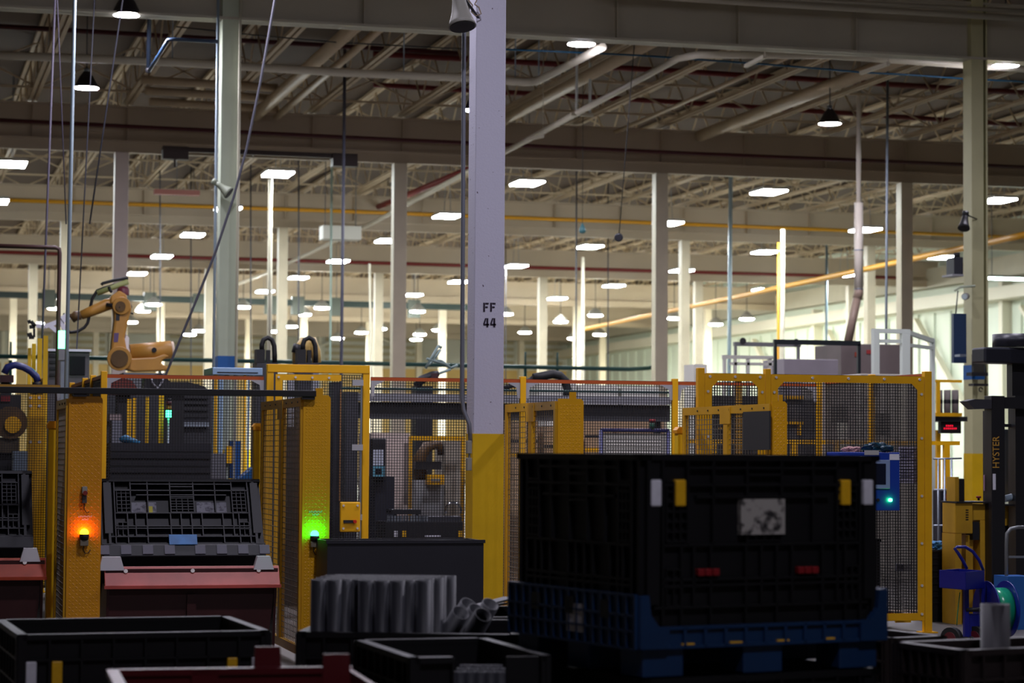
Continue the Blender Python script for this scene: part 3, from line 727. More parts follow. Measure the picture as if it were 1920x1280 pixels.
tag(rb.build('base_ribs', BIN_B, big, world=False, fix=False), kind='stuff')
for i in range(4): MB().bx(-0.42+0.24*i, -0.36+0.24*i, -D/2-0.012, -D/2, 0.13, 0.138).build('yellow_mark', TAG_Y, big, world=False)
LAB = mat('scuffed_label', (168, 164, 158), 0.6, second=(40, 38, 40), scale=26)
MB().bx(-0.125, 0.1, -D/2-0.008, -D/2+0.02, 0.585, 0.735).build('scuffed_label', LAB, big, world=False)
for x in (-0.29, 0.22):
    for i in range(3): MB().bx(x+i*0.037-0.05, x+i*0.037-0.018, -D/2-0.012, -D/2+0.02, 0.415, 0.445).build('red_latch', RED_L, big, world=False, bevel=0.004)
MB().bx(-W/2-0.035, -W/2-0.026, -0.12, 0.02, 0.16, 0.28).build('white_card', mat('white_card', (200, 200, 205), 0.6, var=0.25, scale=60), big, world=False)
M2 = Matrix.Translation((0, 0, -BZ)) @ MBIG
bulk_bin('black bin under the blue based bin, at the bottom edge', M2, 1.22, 1.087, BZ-0.012, tags=False, base_h=0.12)
# left foreground bin
corner_bin('open black bin with white and yellow corner tags at the lower left', 33, 1190, 11.0, 3.0, 1.205, 1.06, tags=0.17, base_h=0.13, foot_h=0.08, rich=False)
# bin of standing tubes
tb, MTB, zt_ = corner_bin('dark open bin full of standing grey tubes', 556, 1184, 11.15, -20, 1.06, 1.0, tags=False, base_h=0.13, rich=False)
# bin behind it
corner_bin('dark open bin of steel strips behind the standing tubes', 800, 1158, 12.35, -2, 1.0, 0.9, tags=False, base_h=0.13, rich=False)
# front bin with an open front
corner_bin('narrow dark bin with a dropped front door at the bottom edge', 768, 1233, 9.75, 2.4, 0.62, 0.98, tags=False, base_h=0.13, rich=False, open_front=0.19)
# tubes
TUBE = mat('grey_steel_tube', (54, 55, 62), 0.5, metal=0.0, var=0.15, scale=8)
tp = MB().lathe([(0.037, 0), (0.037, 0.95), (0.0335, 0.95), (0.0335, 0.0), (0.037, 0)], n=16).build('steel_tube', TUBE, world=False)
tmesh = tp.data; bpy.data.objects.remove(tp)
def tube(M, label, group, sc=1.0):
    o = bpy.data.objects.new('steel_tube', tmesh); COL.objects.link(o); o.matrix_world = M @ Matrix.Scale(sc, 4)
    return tag(o, label, 'tube', group)
k = 0
for j in range(8):
    for i in range(8):
        x = -0.445+i*0.0765+(0.0385 if j % 2 else 0); y = -0.40+j*0.0675
        if x > 0.05+0.012*j or (j == 0 and i in (2, 6)): continue
        tube(MTB @ Matrix.Translation((x, y, 0.131)), 'grey steel tube standing upright in the packed bin before the dark steel tub', 'standing grey tubes'); k += 1
# leaning tubes
TL = [(838, 1200, 879, 1132, 12.0), (856, 1206, 894, 1143, 11.8), (830, 1206, 864, 1148, 11.6), (880, 1206, 920, 1132, 12.0), (872, 1210, 906, 1152, 11.5)]
LB = ['grey tube leaning right, highest of the leaning tubes beside the yellow column base', 'short grey tube leaning in the middle of the leaning tubes', 'front grey tube leaning lowest left beside the standing tubes', 'grey tube leaning furthest right against the blue based bin', 'grey tube leaning in front, second from the blue based bin']
for (x0, y0, x1, y1, d), lb in zip(TL, LB):
    b = at(x1, y1, d=d-0.13); a = at(x0, y0, d=d)
    ax = (b-a).normalized(); q = Vector((0,0,1)).rotation_difference(ax)
    base = b-ax*0.62
    tube(Matrix.Translation(base) @ q.to_matrix().to_4x4() @ Matrix.Diagonal((1.2, 1.2, 0.62/0.95, 1)), lb, 'leaning grey tubes')
for i in range(14):
    p = at(862+(i % 5)*19+(i//5)*6, 1258-(i//5)*6, d=10.05+0.12*(i//5))
    tube(Matrix.Translation((p.x, p.y, 0.135)) @ Matrix.Diagonal((0.75, 0.75, (p.z-0.135)/0.95, 1)), 'small grey tube standing in the narrow bin at the bottom edge', 'small tubes in the narrow bin')
for i in range(5):
    a = at(815+i*16, 1140+4*(i % 2), d=12.9); 
    tag(MB().bar(a, a+Vector((0.3, 0.25, -0.04+0.02*i)), 0.08, 0.01).build('steel_strip', TUBE), 'flat steel strip lying in the bin behind the standing tubes', 'strip', 'flat strips behind the tubes')
# dark steel tub
TUB = mat('dark_steel_tub', (34, 34, 42), 0.5, var=0.2, scale=2)
Y = 17.9; a, b = at(614, 1014, Y=Y), at(907, 1014, Y=Y)
t = thing('steel_tub', 'plain dark grey steel tub in front of the FF 44 column', 'tub', ((a.x+b.x)/2, Y, 0))
MB().bx(a.x, b.x, Y, Y+0.02, 0.06, a.z).build('front_panel', TUB, t)
MB().bx(a.x, b.x, Y+0.46, Y+0.48, 0.06, a.z).build('back_panel', TUB, t)
MB().bx(a.x, a.x+0.02, Y+0.02, Y+0.46, 0.06, a.z).build('side_panel', TUB, t); MB().bx(b.x-0.02, b.x, Y+0.02, Y+0.46, 0.06, a.z).build('side_panel', TUB, t)
MB().bx(a.x+0.02, b.x-0.02, Y+0.02, Y+0.46, 0.06, 0.1).build('bottom', TUB, t)
MB().bx(a.x-0.01, b.x+0.01, Y-0.012, Y+0.01, a.z-0.02, a.z+0.006).build('rim', TUB, t)
for X in (a.x+0.02, b.x-0.1):
    for y in (Y+0.02, Y+0.38): MB().bx(X, X+0.08, y, y+0.08, 0, 0.06).build('foot', DARK, t)
# red tub at the bottom edge
RT = mat('dark_red_tub', (84, 15, 23), 0.4, var=0.2, scale=4)
a, b = at(207, 1257, d=9.15), at(655, 1251, d=9.35)
zr = a.z; ux = Vector((b.x-a.x, b.y-a.y, 0)); L = ux.length; ang = math.atan2(ux.y, ux.x)
M = Matrix.Translation((a.x, a.y, 0)) @ Matrix.Rotation(ang, 4, 'Z')
t = thing('red_tub', 'dark red steel tub with upright corner plates at the bottom edge', 'tub', (a.x, a.y, 0), ang)
def loc(mb, nm, m=RT, **k): return mb.build(nm, m, t, world=False, **k)
loc(MB().bx(0, L, -0.02, 0, 0.1, zr), 'back_wall'); loc(MB().bx(0, L, -0.8, -0.78, 0.1, zr), 'front_wall')
loc(MB().bx(0, 0.02, -0.78, -0.02, 0.1, zr), 'side_wall'); loc(MB().bx(L-0.02, L, -0.78, -0.02, 0.1, zr), 'side_wall')
loc(MB().bx(0, L, -0.8, 0, 0.06, 0.1), 'bottom'); loc(MB().bx(-0.01, L+0.01, -0.03, 0.015, zr-0.02, zr+0.006), 'rim')
loc(MB().bx(-0.015, 0.03, -0.8, 0, zr-0.02, zr+0.006), 'rim')
for X, y, h in ((0.55, 0.016, 0.085), (0.78, -0.3, 0.08), (0.3, -0.03, 0.005)): loc(MB().prism([(X, zr-0.25), (X+0.13, zr-0.25), (X+0.115, zr+h), (X+0.015, zr+h)], y, y+0.02), 'corner_plate')
for X in (0.05, L-0.13):
    for y in (-0.75, -0.13): loc(MB().bx(X, X+0.08, y, y+0.08, 0, 0.06), 'foot')
# dark tub at the lower right
BRN = mat('dark_brown_plastic', (34, 26, 26), 0.5, var=0.2, scale=3)
rt, MRT, zrt = corner_bin('dark brown open bin at the lower right edge', 1806, 1219, 9.9, 12, 0.9, 0.5, tags=False, base_h=0.13, rich=False, mw=BRN)
p = at(1866, 1132, d=10.3)
tag(MB().lathe([(0.064, 0.135), (0.064, p.z), (0.058, p.z), (0.058, 0.135), (0.064, 0.135)], c=(p.x, p.y, 0), n=24).build('steel_tube', mat('shaded_grey_tube', (50, 48, 54), 0.55)), 'wide dark grey tube standing in the dark brown bin at the lower right', 'tube')  # grey darkened in colour for the shade the tube stands in
corner_bin('small dark crate between the blue based bin and the corner post', 1668, 1196, 11.6, 14, 0.36, 0.5, tags=False, base_h=0.1, rich=False, mw=BRN)
# ================================================================== robot behind the fence
RY = 33.0
ROB = mat('robot_yellow', (188, 136, 58), 0.45, var=0.22, scale=3)
ROB_D = mat('robot_dark_joint', (96, 70, 36), 0.5, var=0.3, scale=6)
def q(px, py, dy=0.0): return at(px, py, Y=RY+dy)
def poly(mb, pts, Y, d0, d1):
    P = [at(x, y, Y=Y) for x, y in pts]
    return mb.prism([(p.x, p.z) for p in P], Y+d0, Y+d1)
rb = thing('robot_arm', 'yellow industrial robot arm reaching left above the fence', 'robot', (q(270, 690).x, RY, 0))
MB().bx(q(238, 0).x, q(318, 0).x, RY-0.3, RY+0.3, 0, q(270, 700).z).build('pedestal', mat('grey_pedestal', (110, 110, 114), 0.5), rb)
poly(MB(), [(216,650),(246,672),(288,670),(306,664),(316,668),(302,676),(300,682),(316,690),(314,695),(250,697),(226,690),(214,676)], RY, -0.15, 0.15).build('base_casting', ROB, rb, bevel=0.02)
MB().cyl(q(244,662), q(321,655), 0.125, 24).build('motor_barrel', ROB, rb)
MB().cyl(q(321,655), q(326,654.5), 0.112, 24).build('barrel_end', mat('pale_cap', (225, 205, 180), 0.5), rb)
MB().cyl(q(289,656,-0.14), q(289,656,-0.1), 0.035, 14).build('round_plug', DARK, rb)
MB().cyl(q(224,672,-0.24), q(224,672,0.2), 0.17, 24).build('shoulder_joint', ROB, rb, bevel=0.01)
MB().cyl(q(224,672,-0.26), q(224,672,-0.22), 0.12, 20).build('shoulder_hub', ROB_D, rb)
ua = poly(MB(), [(206,668),(208,640),(213,600),(211,578),(216,562),(230,556),(243,566),(245,580),(238,606),(232,634),(236,656),(244,670),(234,684),(216,684)], RY, -0.16, 0.1).build('upper_arm', ROB, rb, bevel=0.03)
poly(MB(), [(216,582),(223,581),(222,602),(215,602)], RY, -0.165, -0.158).build('arm_marking', DARK, ua); poly(MB(), [(212,625),(221,625),(219,642),(211,642)], RY, -0.165, -0.158).build('arm_marking', mat('violet_mark', (90, 70, 110), 0.5), ua)
poly(MB(), [(236,628),(241,634),(240,652),(243,660),(236,656),(233,636)], RY, -0.1, 0.08).build('pale_cover', mat('pale_cover', (222, 216, 214), 0.5), rb)
MB().cyl(q(228,573,-0.2), q(228,573,0.2), 0.125, 24).build('elbow_joint', ROB, rb, bevel=0.01)
MB().cyl(q(226,574,-0.22), q(226,574,-0.18), 0.07, 18).build('elbow_hub', ROB_D, rb)
poly(MB(), [(206,556),(222,545),(236,553),(238,568),(206,570)], RY, -0.12, 0.14).build('elbow_housing', ROB, rb, bevel=0.02)
MB().lathe([(0.085,-0.05),(0.085,0.02),(0.06,0.06),(0,0.075)], c=q(231,546), n=16).build('red_motor', mat('dark_red_motor', (96, 30, 44), 0.5), rb)
MB().path([q(214,568), q(200,571), q(175,582), q(152,591)], [0.075, 0.085, 0.075, 0.062], 14).build('forearm', ROB, rb)
MB().path([q(152,591), q(142,592), q(134,598)], [0.062, 0.07, 0.06], 12).build('wrist', ROB_D, rb)
MB().cyl(q(200,571,-0.1), q(226,576,-0.2), 0.028, 10).build('link_rod', DARK, rb)
MB().cyl(q(182,549), q(240,528), 0.04, 14).build('cable_carrier', mat('green_grey_carrier', (150, 156, 96), 0.5), rb)
MB().path([q(240,521), q(215,525), q(193,531), q(190,534)], 0.022, 8).build('black_hose', BLACK, rb)
MB().path([q(214,534), q(195,540), q(182,545), q(173,560), q(169,578), q(168,590), q(164,606), q(158,614), q(146,621), q(132,623), q(124,618)], 0.022, 8).build('black_hose', BLACK, rb)
MB().path([q(204,537,-0.05), q(207,545,-0.05), q(210,548,-0.05)], 0.02, 8).build('black_hose', BLACK, rb)
MB().path([q(240,562,0.1), q(246,575,0.1), q(243,586,0.1), q(250,588,0.1)], 0.016, 8).build('black_hose', BLACK, rb)
WG = mat('white_gripper', (226, 224, 234), 0.4)
gp = MB().bar(q(128,592), q(116,600), 0.1, 0.1).build('gripper_mount', WG, rb)
for a_, b_, w in (((122,598),(84,612),0.045),((92,609),(112,625),0.04),((84,612),(68,610),0.06),((114,600),(123,622),0.07),((124,622),(112,625),0.05)): MB().bar(q(*a_), q(*b_), w, 0.06).build('gripper_bar', WG, gp)
for a_, b_ in (((66,612),(58,602)),((58,602),(52,604)),((66,612),(55,613)),((64,616),(64,632)),((64,632),(54,632)),((60,626),(51,628)),((133,592),(118,590))): MB().bar(q(*a_), q(*b_), 0.03, 0.05).build('gripper_finger', BLACK, gp)
# ------------------------------------------------------------------ left background machines
Y = 31.0
t = thing('machine_cabinet', 'dark grey machine cabinet with a pale top behind the green signal lamp', 'cabinet', (at(130, 700, Y=Y).x, Y, 0))
a, b = at(90, 658, Y=Y), at(168, 655, Y=Y)
MB().bx(a.x, b.x, Y, Y+0.8, 0, a.z).build('body', mat('machine_grey', (84, 80, 84), 0.5, var=0.2), t)
MB().bx(a.x-0.02, b.x+0.02, Y-0.04, Y+0.84, a.z, a.z+0.03).build('pale_top', mat('pale_top', (222, 222, 232), 0.5), t)
PB(131, 668, 160, 702, Y-0.02, 0.02).build('dark_window', mat('dark_glass', (24, 26, 30), 0.2), t)
for yy in (664, 676, 688, 700): PB(93, yy, 112, yy+5, Y-0.02, 0.02).build('slot', BLACK, t)
Y = 29.5; a = at(110, 655, Y=Y); b = at(129, 620, Y=Y)
t = thing('signal_lamp', 'square green glowing signal lamp on a grey stand', 'lamp', ((a.x+b.x)/2, Y, 0))
MB().bx(a.x, b.x, Y, Y+0.1, at(0, 651, Y=Y).z, b.z).build('green_lens', lens('signal_green', (90, 255, 150), 1.6, 0.06), t)
MB().bx(a.x, b.x, Y-0.01, Y+0.11, at(0, 673, Y=Y).z, at(0, 651, Y=Y).z-0.002).build('grey_box', mat('signal_box', (130, 132, 136), 0.5), t)
MB().bx(a.x+0.03, b.x-0.03, Y+0.02, Y+0.08, 0, at(0, 673, Y=Y).z).build('stand', STEEL, t)
# tall yellow posts in a receding row
for i, (px, py, w, Y, lb) in enumerate(((86, 629, 0.055, 28.3, 'tallest looking yellow post in the row at the far left'), (75, 634, 0.055, 29.3, 'second tall yellow post from the front in the row at the far left'), (64, 644, 0.05, 31.3, 'third tall yellow post from the front in the row at the far left'), (56, 652, 0.05, 33.3, 'furthest tall yellow post in the row at the far left'))):
    p = at(px, py, Y=Y); t = thing('yellow_post', lb, 'post', (p.x, Y, 0), group='tall yellow posts at the far left')
    MB().bx(p.x-w/2, p.x+w/2, Y, Y+w, 0, p.z).build('shaft', YEL_PAINT, t); MB().bx(p.x-w, p.x+w, Y-w/2, Y+w*1.5, 0, 0.015).build('foot_plate', YEL_PAINT, t)
fence('low mesh fence sloping back between the tall yellow posts', (at(84, 700, Y=28.5).x, 28.5), (at(57, 700, Y=33.3).x, 33.2), 2.55, (), rail=YEL)
Y = 27.9
t = thing('yellow_upright', 'broad yellow drilled upright behind the left mesh fence', 'upright', (at(69, 840, Y=Y).x, Y, 0))
a, b = at(53, 848, Y=Y), at(84, 740, Y=Y); MB().bx(a.x, b.x, Y, Y+0.15, 0, b.z).build('plate', YEL, t)
for yy in (745, 761, 828):
    for xx in (57, 74): p = at(xx, yy, Y=Y); MB().cyl((p.x, Y-0.01, p.z), (p.x, Y, p.z), 0.018, 8).build('bolt', BOLT, t)
# blue hose robot at the far left
Y = 29.0; RYs = Y
t = thing('hose_robot', 'dark robot with a thick blue hose arch at the far left edge', 'robot', (at(25, 800, Y=Y).x, Y, 0))
BHOSE = mat('blue_hose', (40, 50, 110), 0.4)
MB().path([at(x, y, Y=Y) for x, y in ((8,700),(14,688),(28,684),(44,688),(58,696),(68,706),(71,716))], 0.045, 10).build('hose', BHOSE, t)
PB(0, 703, 26, 716, Y-0.1, 0.3).build('shoulder', mat('dark_red_machine', (60, 26, 30), 0.5), t)
MB().cyl(at(70, 716, Y=Y), at(70, 728, Y=Y), 0.06, 12).build('hose_end', BLACK, t)
MB().cyl(at(20, 792, Y=Y-0.15), at(20, 792, Y=Y+0.15), 0.2, 20).build('ring', ROB_D, t)
MB().cyl(at(24, 796, Y=Y-0.2), at(24, 796, Y=Y-0.15), 0.1, 18).build('ring_face', YEL, t)
PB(-10, 740, 40, 770, Y-0.1, 0.3).build('upper_body', DARK, t); PB(2, 742, 20, 752, Y-0.14, 0.04).build('red_part', RED_L, t)
PB(-10, 820, 36, 848, Y-0.1, 0.4).build('lower_body', mat('brown_casting', (74, 62, 44), 0.5), t)
PB(-10, 848, 30, 1100, Y, 0.4).build('pedestal', DARK, t); PB(10, 770, 24, 820, Y, 0.2).build('neck', DARK, t)
PB(2, 716, 18, 742, Y, 0.2).build('upper_neck', DARK, t)
Y = 28.4
t = thing('grey_panel_box', 'pale blue grey metal box behind the left mesh fence', 'cabinet', (at(50, 900, Y=Y).x, Y, 0))
a, b = at(24, 900, Y=Y), at(86, 846, Y=Y); MB().bx(a.x, b.x, Y, Y+0.3, 0.5, b.z).build('body', mat('pale_blue_grey', (128, 148, 170), 0.5), t); MB().bx(a.x+0.05, b.x-0.05, Y+0.05, Y+0.25, 0, 0.5).build('plinth', DARK, t)
MB().bx(b.x, b.x+0.04, Y, Y+0.3, 0.5, b.z).build('blue_side', mat('navy_edge', (26, 40, 90), 0.5), t)

# ------------------------------------------------------------------ machines seen through the left fence
Y = 24.6
SLAT = mat('black_slat', (36, 36, 42), 0.45)
t = thing('dark_curtain_box', 'black slatted enclosure behind the tilted bin', 'machine', (at(300, 880, Y=Y).x, Y, 0))
a, b = at(203, 1100, Y=Y), at(396, 831, Y=Y); MB().bx(a.x, b.x, Y, Y+0.9, 0, b.z).build('body', SLAT, t)
for i in range(14):
    z = b.z-0.03-i*0.075; MB().bx(a.x, b.x, Y-0.015, Y, z-0.055, z).build('slat', SLAT, t)
Y = 30.0
t = thing('press_machine', 'large dark grey machine body behind the left mesh fence', 'machine', (at(300, 790, Y=Y).x, Y, 0))
a, b = at(200, 845, Y=Y), at(398, 738, Y=Y); MB().bx(a.x, b.x, Y, Y+1.2, 0, b.z).build('body', mat('slate_machine', (52, 52, 58), 0.5, var=0.2), t)
for yy in (741, 752, 764, 776): PB(302, yy, 392, yy+5, Y-0.05, 0.05).build('louvre', mat('dark_louvre', (30, 30, 34), 0.5), t)
PB(322, 792, 392, 800, Y-0.1, 0.1).build('steel_rail', STEEL, t); PB(200, 775, 230, 790, Y-0.1, 0.1).build('dark_box', DARK, t)
for px, y0, y1, w, lb in ((242, 748, 832, 9, 'first'), (252, 746, 832, 7, 'second'), (276, 744, 832, 7, 'third'), (303, 740, 799, 11, 'broad fourth')):
    Yp = 26.0; a, b = at(px-w/2, y1, Y=Yp), at(px+w/2, y0, Y=Yp)
    t = thing('yellow_stanchion', '%s yellow stanchion from the left behind the tilted bin' % lb, 'post', ((a.x+b.x)/2, Yp, 0), group='yellow stanchions behind the tilted bin')
    MB().bx(a.x, b.x, Yp, Yp+0.06, 0, b.z).build('shaft', YEL, t); MB().bx(a.x-0.004, b.x+0.004, Yp-0.03, Yp+0.09, 0, 0.02).build('foot_plate', YEL, t)
Yp = 25.8; p = at(316, 782, Y=Yp)
t = thing('stack_light', 'small stack light with a lit green segment behind the fence', 'lamp', (p.x, Yp, 0))
MB().cyl((p.x, Yp, 0), (p.x, Yp, p.z), 0.015, 8).build('pole', STEEL, t)
MB().cyl((p.x, Yp, p.z), (p.x, Yp, p.z+0.075), 0.03, 14).build('green_segment', lens('stack_green', (60, 255, 150), 0.35, 0.012), t)
MB().cyl((p.x, Yp, p.z+0.076), (p.x, Yp, p.z+0.125), 0.03, 14).build('amber_segment', mat('unlit_amber', (150, 120, 20), 0.3), t)
MB().cyl((p.x, Yp, p.z+0.126), (p.x, Yp, p.z+0.18), 0.03, 14).build('red_segment', mat('unlit_red', (70, 16, 20), 0.3), t)
MB().cyl((p.x, Yp, p.z+0.18), (p.x, Yp, p.z+0.21), 0.024, 14).build('cap', DARK, t)
Y = 25.6
t = thing('grey_cabinet', 'small pale grey cabinet with blue film on top beside the yellow stanchions', 'cabinet', (at(217, 820, Y=Y).x, Y, 0))
PB(205, 788, 229, 1100, Y, 0.3).build('body', mat('cabinet_grey', (110, 112, 122), 0.5), t); PB(206, 776, 228, 788, Y, 0.2).build('top_box', mat('pinkish_grey', (140, 124, 122), 0.5), t)
p0 = at(222, 821, Y=Y-0.3)
tag(MB().path([at(x, y, Y=24.95) for x, y in ((224, 824), (235, 822), (248, 826), (262, 830))], [0.02, 0.045, 0.03, 0.02], 8).build('blue_rag', mat('blue_rag', (40, 110, 150), 0.5, var=0.3, scale=20)), 'crumpled blue film lying on the black slatted enclosure', 'film')
# pale blue aluminium frame
Y = 25.2; ALU = mat('pale_blue_aluminium', (150, 180, 210), 0.4, metal=0.3); 
t = thing('aluminium_frame', 'pale blue aluminium machine frame with yellow strips behind the fence', 'frame', (at(440, 830, Y=Y).x, Y, 0))
for x0, x1, m_ in ((400, 408, YEL), (409, 419, ALU), (421, 430, mat('frame_grey', (150, 160, 150), 0.5)), (437, 443, HORN), (456, 462, YEL), (463, 468, ALU)): 
    a, b = at(x0, 900, Y=Y), at(x1, 700, Y=Y); MB().bx(a.x, b.x, Y, Y+0.05, 0, b.z).build('upright', m_, t)
a, b = at(398, 702, Y=Y), at(492, 690, Y=Y); MB().bx(a.x, b.x, Y-0.02, Y+0.7, a.z, b.z).build('top_tray', ALU, t, bevel=0.005)
MB().bx(a.x+0.05, b.x-0.05, Y-0.025, Y-0.02, a.z+0.02, a.z+0.03).build('tray_slot', DARK, t)
PB(393, 850, 424, 905, Y-0.1, 0.1).build('grey_panel', mat('mid_grey_panel', (100, 100, 106), 0.5), t); PB(425, 836, 436, 868, Y-0.08, 0.06).build('yellow_panel', YEL, t)
PB(431, 826, 452, 896, Y+0.02, 0.2).build('blue_panel', mat('strong_blue', (16, 70, 130), 0.4), t)
tag(MB().prism([(at(446, 898, Y=24.2).x, 0.0), (at(473, 898, Y=24.2).x, 0.0), (at(473, 876, Y=24.2).x, at(473, 876, Y=24.2).z), (at(446, 898, Y=24.2).x, at(446, 898, Y=24.2).z)], 24.1, 24.4).build('blue_wedge', mat('blue_sheet', (20, 90, 150), 0.3)), 'blue plastic wedge beside the green beacon wing', 'sheet')
# cable risers on top of the cell
def riser(label, x0, yb, rob):
    Y = 30.5; s = 1.0
    t = thing('cable_riser', label, 'cable riser', (at(x0+15, yb, Y=Y).x, Y, 0))
    PB(x0, yb-25, x0+16, yb, Y, 0.2).build('black_box', BLACK, t); PB(x0+19, yb-24, x0+26, yb, Y, 0.1).build('slim_box', BLACK, t)
    MB().path([at(x0+dx, yb+dy, Y=Y+0.05) for dx, dy in ((10,-22),(10,-34),(13,-43),(21,-47),(29,-43),(33,-32),(34,-16),(34,0))], 0.033, 10).build('hose_arch', BLACK, t)
    PB(x0-4, yb, x0+40, 1100, Y, 0.4).build('stand', mat('slate_machine', (52, 52, 58)), t)
    if rob:
        MB().path([at(x0+dx, yb+dy, Y=Y+0.35) for dx, dy in ((4,2),(6,-18),(16,-38),(26,-40),(34,-20),(36,0))], [0.1,0.12,0.1,0.08,0.07,0.06], 12).build('robot_elbow', mat('pale_robot', (200, 168, 96), 0.45), t)
        MB().cyl(at(x0-2, yb-18, Y=Y+0.3), at(x0+2, yb-34, Y=Y+0.3), 0.07, 12).build('dark_motor', DARK, t)
riser('slim black cable riser with a hose arch above the fence, left of the door', 481, 680, False)
riser('black cable riser with a pale robot elbow above the yellow door', 558, 680, True)
# ------------------------------------------------------------------ middle: conveyor and machines behind the long fence
Y = 25.6; BEAM = mat('conveyor_grey', (136, 136, 142), 0.5, var=0.15)
t = thing('conveyor_beam', 'long grey conveyor beam behind the long mesh fence', 'conveyor', (at(980, 760, Y=Y).x, Y, 0))
a, b = at(640, 757, Y=Y), at(1262, 744, Y=Y)
MB().bx(a.x, b.x, Y, Y+0.08, b.z-0.09, b.z).build('side_rail', BEAM, t)
MB().bx(a.x, b.x, Y+0.08, Y+0.34, b.z-0.03, b.z-0.01).build('belt', DARK, t)
MB().bx(a.x, b.x, Y+0.1, Y+0.14, b.z-0.28, b.z-0.1).build('guard_skirt', mat('dark_skirt', (58, 58, 62), 0.6), t)
for X in (a.x+0.1, (a.x+b.x)/2-0.4, b.x-0.15): MB().bx(X, X+0.07, Y+0.2, Y+0.27, 0, b.z-0.1).build('leg', DARK, t)
tag(MB().cyl((b.x, Y+0.02, b.z+0.05), (a.x, Y+0.02, b.z+0.05), 0.014, 8).build('green_line', PIPE_TEAL), 'dark green air line along the conveyor beam', 'pipe')
# pale cabinet and yellow guarded machine
Y = 27.5; PK = mat('pale_pinkish_cabinet', (206, 188, 178), 0.5, var=0.08)
t = thing('pale_cabinet', 'pale pinkish cabinet seen through the mesh left of the column', 'cabinet', (at(735, 900, Y=Y).x, Y, 0))
PB(695, 812, 768, 1100, Y, 0.8).build('body', PK, t); PB(757, 830, 768, 945, Y-0.01, 0.01).build('door_seam', mat('seam_shadow', (120, 108, 102), 0.6), t)
Y = 26.6
t = thing('guarded_machine', 'yellow framed machine with a small yellow fixture left of the column', 'machine', (at(820, 900, Y=Y).x, Y, 0))
for x0, y0, x1, y1, m_, nm in ((766, 818, 773, 1100, YEL, 'frame_post'), (864, 818, 872, 1100, YEL, 'frame_post'), (773, 818, 864, 825, YEL, 'frame_rail')):
    PB(x0, y0, x1, y1, Y, 0.06).build(nm, YEL, t)
PB(832, 826, 866, 1100, Y+0.3, 0.5).build('grey_panel', mat('warm_grey_panel', (150, 144, 132), 0.5), t)
PB(776, 900, 832, 1100, Y+0.25, 0.4).build('pedestal', mat('light_pedestal', (150, 152, 154), 0.5), t)
fx = PB(803, 890, 833, 908, Y+0.1, 0.15).build('yellow_fixture', YEL, t); PB(808, 897, 826, 902, Y+0.09, 0.01).build('fixture_slot', HORN, fx)
MB().path([at(x, y, Y=Y+0.4) for x, y in ((790, 900), (786, 860), (800, 838), (822, 832), (828, 852))], [0.09, 0.08, 0.07, 0.06, 0.05], 12).build('robot_elbow', ROB_D, t)
PB(780, 865, 828, 880, Y+0.2, 0.2).build('tool_head', DARK, t)
Y = 24.4
t = thing('operator_terminal', 'dark operator terminal with a pale blue screen behind the mesh', 'terminal', (at(712, 900, Y=Y).x, Y, 0))
PB(697, 822, 724, 900, Y, 0.15).build('housing', DARK, t, bevel=0.01); PB(699, 843, 719, 872, Y-0.01, 0.01).build('white_sheet', mat('pale_sheet', (180, 186, 200), 0.5), t)
PB(699, 874, 721, 893, Y-0.03, 0.03).build('screen_frame', mat('pale_cyan_frame', (90, 150, 170), 0.4), t); PB(704, 879, 716, 888, Y-0.035, 0.005).build('screen', mat('dark_glass', (24,26,30)), t)
PB(702, 893, 740, 1100, Y+0.05, 0.4).build('cabinet', mat('navy_cabinet', (28, 30, 42), 0.5), t)
Y = 24.9
t = thing('dark_column_machine', 'tall dark machine column behind the mesh door', 'machine', (at(650, 850, Y=Y).x, Y, 0))
PB(622, 716, 640, 1100, Y, 0.3).build('mast', mat('charcoal', (40, 40, 46), 0.5), t); PB(645, 735, 672, 1100, Y+0.3, 0.3).build('rear_mast', mat('charcoal2', (56, 56, 62), 0.5), t); PB(636, 730, 640, 940, Y-0.03, 0.03).build('copper_strip', mat('copper_strip', (140, 100, 60), 0.4), t)
for px in (546, 592): PB(px-6, 700, px+6, 800, Y+0.6, 0.1).build('cylinder_guard', mat('pale_steel', (150, 152, 160), 0.4), t)
PB(530, 800, 612, 1100, Y+0.5, 0.4).build('lower_body', mat('charcoal', (40,40,46)), t)
# black part rack
Y = 23.9
t = thing('parts_rack', 'low black rack of metal parts behind the mesh left of the column', 'rack', (at(800, 990, Y=Y).x, Y, 0))
PB(722, 978, 868, 1100, Y, 0.5).build('body', DARK, t); PB(735, 955, 790, 964, Y+0.1, 0.3).build('upper_tray', DARK, t); PB(740, 964, 744, 978, Y+0.2, 0.05).build('tray_leg', DARK, t); PB(781, 964, 785, 978, Y+0.2, 0.05).build('tray_leg', DARK, t)
for i in range(13): PB(727+i*6, 966, 730.5+i*6, 978, Y+0.04, 0.04).build('metal_part', STEEL, t)
for px, m_ in ((742, TAG_W), (758, TAG_Y), (863, TAG_Y)): PB(px-3.5, 995, px+3.5, 1006, Y-0.012, 0.012).build('corner_tag', m_, t)
PB(797, 1003, 826, 1006, Y-0.012, 0.012).build('white_strip', TAG_W, t)
c = at(850, 953, Y=Y+0.2)
MB().path([(c.x+0.085*math.cos(i*0.3927), Y+0.2, c.z-0.02+0.085*math.sin(i*0.3927)) for i in range(-1, 10)], 0.012, 8).build('chrome_ring', mat('chrome', (200, 205, 215), 0.15, metal=1.0), t)
PB(800, 968, 866, 978, Y+0.1, 0.3).build('metal_pile', TUBE, t)
